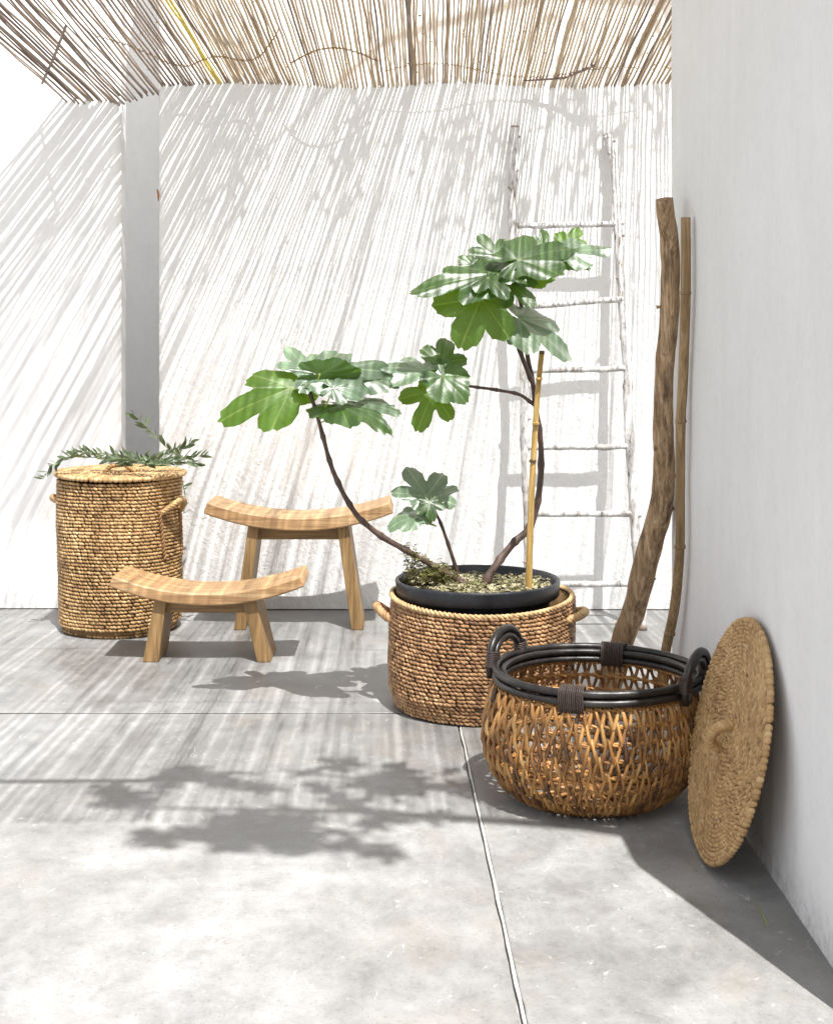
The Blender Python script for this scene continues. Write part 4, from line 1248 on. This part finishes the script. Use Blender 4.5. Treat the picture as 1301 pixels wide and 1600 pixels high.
LOBE = {
 'deep':  ([(0, 1.0, 0.50), (0.98, 0.90, 0.47), (-0.98, 0.88, 0.47), (1.95, 0.52, 0.60), (-1.95, 0.48, 0.60)], 0.44),
 'three': ([(0, 1.0, 0.62), (1.08, 0.88, 0.62), (-1.08, 0.86, 0.62), (2.1, 0.54, 0.7), (-2.1, 0.52, 0.7)], 0.52),
 'round': ([(0, 1.0, 0.95), (0.95, 0.93, 0.85), (-0.95, 0.92, 0.85), (1.9, 0.74, 0.9), (-1.9, 0.72, 0.9)], 0.68),
}
def fig_leaf(base, tip, d, nrm, kind='three', mat=None, wid=1.0, cup=0.5, seed=0, pet=None, fold=0.15):
    """base, tip in photo pixels, d the depth of the base; nrm the blade's upward normal"""
    rr = random.Random(seed * 7 + 3)
    B = P(base[0], base[1], d)
    n = Vector(nrm).normalized()
    ray = P(tip[0], tip[1], 1.0) - Vector((0, 0, CAM_H))
    o = Vector((0, 0, CAM_H))
    den = ray.dot(n)
    t = (B - o).dot(n) / den if abs(den) > 1e-4 else d
    t = max(d - 0.12, min(d + 0.12, t))
    T = o + ray * t
    m = T - B; L = m.length * 0.96; m.normalize(); wid = wid * 0.90
    n = (n - m * n.dot(m)).normalized()
    s = m.cross(n).normalized()
    lobes, fl = LOBE[kind]
    lobes = [(a + rr.uniform(-0.08, 0.08), q * rr.uniform(0.93, 1.06), wd) for a, q, wd in lobes]
    lobes[0] = (0, 1.0, lobes[0][2])
    ths = set()
    for a, q, wd in lobes:
        for e in (-0.035, -0.012, 0.0, 0.012, 0.035): ths.add(round(a + e, 4))
    k = -2.85
    while k <= 2.85: ths.add(round(k, 4)); k += 0.075
    ths = sorted(x for x in ths if -2.9 <= x <= 2.9)
    NR = 9
    curl = rr.uniform(0.5, 2.5)
    b = MB(); uvs = []
    c0 = b.vert(B, 1.0); uvs.append((0, 0))
    rings = []
    for th in ths:
        R = lobed_outline(th, lobes, fl)
        R *= 1 + 0.022 * sin(th * 33 + seed) + 0.012 * sin(th * 61)
        if abs(th) > 2.5: R *= 1 - 0.55 * (abs(th) - 2.5) / 0.4
        near = min(lobes, key=lambda q: abs(th - q[0]))
        da = th - near[0]
        col = []
        for j in range(1, NR + 1):
            r_ = R * (j / NR)
            x = sin(th) * r_ * wid; y = cos(th) * r_
            z = -cup * 0.30 * (r_ ** 2) - 0.05 * cup * r_ * cos(3 * th + seed)
            z += 0.05 * r_ * noise.noise(Vector((x * 2.5 + seed * 3, y * 2.5, seed)))
            z += fold * abs(sin(da)) * r_ * (0.8 - 0.5 * j / NR)
            z += 0.030 * sin(th * 11 + seed) * (j / NR) ** 3 + 0.05 * curl * r_ ** 3 * sin(th * 1.5 + seed)
            z -= 0.12 * cup * max(0, y) ** 3
            p = B + s * (x * L) + m * (y * L) + n * (z * L)
            v = b.vert(p, (0.85 if abs(da) < 0.013 * (1.4 / (j / NR + 0.4)) else 0.0) * (1 - 0.4 * j / NR))
            uvs.append((sin(da) * r_, cos(da) * r_))
            col.append(v)
        rings.append(col)
    for a, c in zip(rings, rings[1:]):
        b.f.append((c0, a[0], c[0]))
        for j in range(NR - 1):
            b.f.append((a[j], a[j + 1], c[j + 1], c[j]))
    ob_ = b.build('leaf', mat or M_LEAF, fig)
    me = ob_.data
    uvl = me.uv_layers.new(name='UVMap')
    for lp in me.loops: uvl.data[lp.index].uv = uvs[lp.vertex_index]
    if pet:
        pb = MB(); E = P(*pet)
        mid = (E + B) / 2 + Vector((0, 0, -0.006))
        pb.tube(densify([E, mid, B], 4), 0.0019, 6)
        pb.build('petiole', M_PETIOLE, fig)
    return ob_
V = lambda x, y, z: (x, y, z)
q = D - .16
FL = [
 # left cluster
 ((455, 606), (339, 648), q, V(0.10, -0.75, 0.45), 'three', M_LEAF_BACKLIT, 0.62, 0.6, 1, (483, 620, q)),
 ((480, 577), (447, 538), q + .02, V(0.1, -0.65, 0.75), 'deep', M_LEAF_LIT, 0.9, 0.4, 2, (484, 612, q)),
 ((478, 600), (520, 583), q - .03, V(-0.05, -0.6, 0.8), 'three', M_LEAF_LIT, 0.9, 0.5, 3, (484, 614, q)),
 ((503, 582), (622, 564), q + .01, V(0.08, -0.68, 0.75), 'three', M_LEAF_LIT, 0.60, 0.4, 4, (487, 614, q)),
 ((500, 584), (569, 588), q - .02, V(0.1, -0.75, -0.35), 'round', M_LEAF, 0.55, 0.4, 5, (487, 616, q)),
 ((520, 606), (568, 617), q - .05, V(0.1, -0.75, 0.66), 'three', M_LEAF_LIT, 0.8, 0.5, 6, (499, 655, q)),
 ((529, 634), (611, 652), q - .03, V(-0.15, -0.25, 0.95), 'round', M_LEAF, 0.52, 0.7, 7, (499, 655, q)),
 ((560, 628), (630, 642), q + .03, V(0.0, -0.45, 0.9), 'round', M_LEAF_LIT, 0.6, 0.5, 8, (502, 660, q)),
 ((575, 590), (628, 598), q + .05, V(0.05, -0.6, 0.8), 'round', M_LEAF_LIT, 0.7, 0.5, 33, (540, 612, q)),
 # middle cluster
 ((661, 579), (586, 566), D - .09, V(0.05, -0.55, 0.85), 'deep', M_LEAF_LIT, 0.85, 0.4, 9, (722, 602, D - .06)),
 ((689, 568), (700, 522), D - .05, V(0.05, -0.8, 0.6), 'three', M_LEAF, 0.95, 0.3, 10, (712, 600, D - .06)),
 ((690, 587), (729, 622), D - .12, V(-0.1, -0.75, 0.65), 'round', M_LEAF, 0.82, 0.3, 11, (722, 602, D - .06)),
 ((677, 612), (650, 674), D - .06, V(0.0, -0.95, 0.3), 'deep', M_LEAF_BACKLIT, 1.0, 0.3, 12, (712, 600, D - .06)),
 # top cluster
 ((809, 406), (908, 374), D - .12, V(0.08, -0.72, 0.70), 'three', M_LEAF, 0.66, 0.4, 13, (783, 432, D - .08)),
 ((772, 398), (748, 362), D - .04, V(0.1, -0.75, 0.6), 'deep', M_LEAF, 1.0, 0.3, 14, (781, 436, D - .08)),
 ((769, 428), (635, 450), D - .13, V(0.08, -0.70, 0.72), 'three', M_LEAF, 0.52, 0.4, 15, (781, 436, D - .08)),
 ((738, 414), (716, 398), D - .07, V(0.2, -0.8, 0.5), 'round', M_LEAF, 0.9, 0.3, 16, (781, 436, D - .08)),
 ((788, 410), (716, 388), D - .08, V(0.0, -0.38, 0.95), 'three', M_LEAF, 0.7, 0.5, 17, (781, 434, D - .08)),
 ((751, 467), (719, 541), D - .14, V(0.05, -0.95, 0.35), 'three', M_LEAF_BACKLIT, 1.12, 0.4, 18, (779, 437, D - .08)),
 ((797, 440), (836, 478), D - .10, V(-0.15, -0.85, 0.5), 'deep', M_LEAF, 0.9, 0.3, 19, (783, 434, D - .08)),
 ((828, 428), (870, 432), D - .06, V(-0.1, -0.85, 0.4), 'round', M_LEAF_BACKLIT, 0.85, 0.4, 20, (784, 430, D - .08)),
 ((880, 392), (958, 388), D - .04, V(0.0, -0.60, 0.85), 'three', M_LEAF_LIT, 0.8, 0.4, 21, (806, 440, D + .02)),
 ((886, 384), (906, 352), D + .02, V(-0.1, -0.8, 0.5), 'three', M_LEAF_BACKLIT, 0.9, 0.4, 22, (806, 440, D + .02)),
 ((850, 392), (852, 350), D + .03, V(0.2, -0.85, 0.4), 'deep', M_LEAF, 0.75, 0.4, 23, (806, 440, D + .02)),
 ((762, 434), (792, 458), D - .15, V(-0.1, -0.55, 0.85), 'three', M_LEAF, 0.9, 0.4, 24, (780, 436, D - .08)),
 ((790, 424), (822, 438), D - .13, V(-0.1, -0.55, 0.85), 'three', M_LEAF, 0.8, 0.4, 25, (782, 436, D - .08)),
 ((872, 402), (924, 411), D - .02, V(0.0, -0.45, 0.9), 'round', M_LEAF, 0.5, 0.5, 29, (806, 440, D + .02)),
 ((810, 498), (901, 556), D - .05, V(0.28, -0.62, 0.75), 'three', M_LEAF_LIT, 0.85, 0.5, 26, (795, 502, D - .04)),
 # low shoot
 ((666, 776), (634, 725), D - .02, V(0.05, -0.65, 0.75), 'deep', M_LEAF_LIT, 0.95, 0.3, 27, (673, 780, D)),
 ((675, 779), (716, 755), D + .02, V(0.0, -0.6, 0.8), 'three', M_LEAF_LIT, 0.8, 0.4, 28, (673, 780, D)),
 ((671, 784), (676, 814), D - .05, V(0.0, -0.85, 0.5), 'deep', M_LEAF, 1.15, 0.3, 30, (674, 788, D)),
 ((662, 806), (628, 790), D, V(0.0, -0.6, 0.8), 'three', M_LEAF_LIT, 0.9, 0.4, 31, (682, 822, D + .02)),
 ((650, 806), (604, 817), D - .03, V(0.0, -0.35, 0.9), 'round', M_LEAF_LIT, 0.75, 0.6, 32, (682, 822, D + .02)),
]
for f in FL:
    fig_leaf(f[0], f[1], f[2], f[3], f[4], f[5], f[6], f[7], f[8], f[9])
# green growing tip in the middle of the top cluster
for i, (tx, ty) in enumerate(((776, 420), (788, 412), (796, 420))):
    b = MB(); b.tube([P(780, 436, D - .09), P((780 + tx) / 2, (436 + ty) / 2, D - .105), P(tx, ty, D - .10)], [0.004, 0.003, 0.0012], 7); b.build('bud', M_PETIOLE, fig)

# bamboo stake
stake = empty('bamboo_stake', P(825, 921, 4.05), 'yellow bamboo stake standing upright in the black pot beside the fig stem', 'stake')
sp = [(825.5, 926, 4.05), (827, 860, 4.055), (829, 800, 4.06), (831.5, 745, 4.065), (835, 680, 4.07), (840, 610, 4.08), (846, 552, 4.09)]
c = densify([P(*z) for z in sp], 6)
b = MB(); b.tube(c, [0.0098 - 0.0022 * i / len(c) for i in range(len(c))], 12); b.build('culm', M_BAMBOO, stake)
for (px, py) in ((826.5, 880), (827.5, 838), (829.5, 784), (832, 720), (836.5, 662), (842, 592)):
    p = P(px, py, 4.064); b = MB()
    b.tube([p + Vector((0, 0, .004)), p + Vector((0, 0, .0015)), p, p - Vector((0, 0, .0015)), p - Vector((0, 0, .004))], [.0088, .0108, .0098, .0112, .009], 12)
    b.build('node', M_NODE if py in (838, 720) else M_BAMBOO, stake)
b = MB(); b.tube([P(846, 553, 4.09), P(846.3, 548, 4.09)], [.0082, .0078], 12); b.build('cap', M_NODE, stake)

# ------------------------------------------------------------------ olive cuttings on the tall basket
def olive_mesh(i):
    b = MB(); n = 6; L = 0.037 + 0.004 * i; W = 0.0050 + 0.0006 * i
    a = []
    for k in range(n + 1):
        t = k / n; w_ = W * sin(pi * min(1, t * 0.96 + 0.04)) ** 0.8
        z = 0.12 * L * t * t * (1 if i % 2 else -1)
        a.append((b.vert((-w_, L * t, z + w_ * 0.3)), b.vert((0, L * t, z)), b.vert((w_, L * t, z + w_ * 0.3))))
    for u, v in zip(a, a[1:]):
        b.f += [(u[0], u[1], v[1], v[0]), (u[1], u[2], v[2], v[1])]
    return b.mesh('leaf', M_OLIVE)
OLV = [olive_mesh(i) for i in range(4)]
M_TWIG = simple('olive_twig', (0.16, 0.17, 0.09), 0.6)
ro = random.Random(15)
def olive(pts, label, step=0.0055, curl=0):
    c = densify([P(*z) for z in pts], 6)
    root = empty('olive_branch', c[0], label, 'olive twig', 'olive twigs on the tall basket')
    b = MB(); b.tube(c, [0.0021 - 0.0013 * i / len(c) for i in range(len(c))], 6); b.build('twig', M_TWIG, root)
    acc = 0; k = 0
    for a, e in zip(c, c[1:]):
        seg = (e - a); acc += seg.length
        while acc > step:
            acc -= step; k += 1
            t = seg.normalized()
            sd = t.cross(Vector((0, 0, 1))).normalized() * (1 if k % 2 else -1)
            ang = ro.uniform(-1.3, 1.3)
            up = t.cross(sd)
            out = (sd * cos(ang) + up * sin(ang)).normalized()
            if out.z < 0: out.z *= 0.45
            d = (t * ro.uniform(0.5, 1.0) + out * ro.uniform(0.6, 1.0)).normalized()
            if e.z < 0.60 and d.z < -0.05: d.z = abs(d.z) * 0.4; d.normalize()
            nn = (rand_dir(ro) + Vector((0, -0.4, 0.9))); nn = (nn - d * nn.dot(d)).normalized()
            xx = d.cross(nn)
            o = bpy.data.objects.new('leaf', ro.choice(OLV)); COL.objects.link(o); o.parent = root
            pos = e - root.location
            s_ = ro.uniform(0.75, 1.1)
            o.matrix_local = Matrix(((xx.x * s_, d.x * s_, nn.x * s_, pos.x), (xx.y * s_, d.y * s_, nn.y * s_, pos.y), (xx.z * s_, d.z * s_, nn.z * s_, pos.z), (0, 0, 0, 1)))
olive([(205, 724, 5.16), (160, 716, 5.13), (110, 714, 5.10), (85, 726, 5.09), (68, 748, 5.08)], 'olive twig drooping over the left edge of the tall basket')
olive([(250, 722, 5.2), (200, 714, 5.2), (160, 709, 5.2), (118, 706, 5.2)], 'long olive twig lying along the back of the tall basket lid')
olive([(180, 724, 5.10), (225, 722, 5.10), (270, 716, 5.10), (318, 712, 5.12)], 'olive twig pointing right past the rim of the tall basket')
olive([(205, 722, 5.22), (245, 712, 5.22), (280, 704, 5.22), (300, 690, 5.22)], 'olive twig curving upward at the right of the basket lid', 0.005)
olive([(290, 716, 5.15), (262, 700, 5.16), (244, 682, 5.17), (226, 664, 5.18), (210, 650, 5.18)], 'single olive twig rising highest above the tall basket', 0.010)
olive([(262, 727, 5.03), (235, 722, 5.04), (205, 718, 5.06), (170, 719, 5.1)], 'short leafy olive twig at the front of the basket lid', 0.0048)
olive([(218, 729, 5.05), (250, 725, 5.05), (282, 722, 5.06), (308, 724, 5.08)], 'olive twig along the right front edge of the basket lid', 0.005)
olive([(276, 730, 5.40), (287, 760, 5.42), (290, 785, 5.42), (287, 803, 5.42)], 'olive twig hanging down behind the right side of the basket', 0.011)
b = MB(); b.tube([P(1181, 1412, 2.7), P(1190, 1430, 2.65), P(1199, 1450, 2.59)], [0.0006, 0.0016, 0.0006], 5)
for i, v in enumerate(b.v): b.v[i] = (v[0], v[1], max(0.001, v[2] * 0.1 + 0.002))
o = b.build('grass_blade', M_PETIOLE); tag(o, 'single yellow green blade of grass lying on the shaded floor by the right wall', 'grass blade')
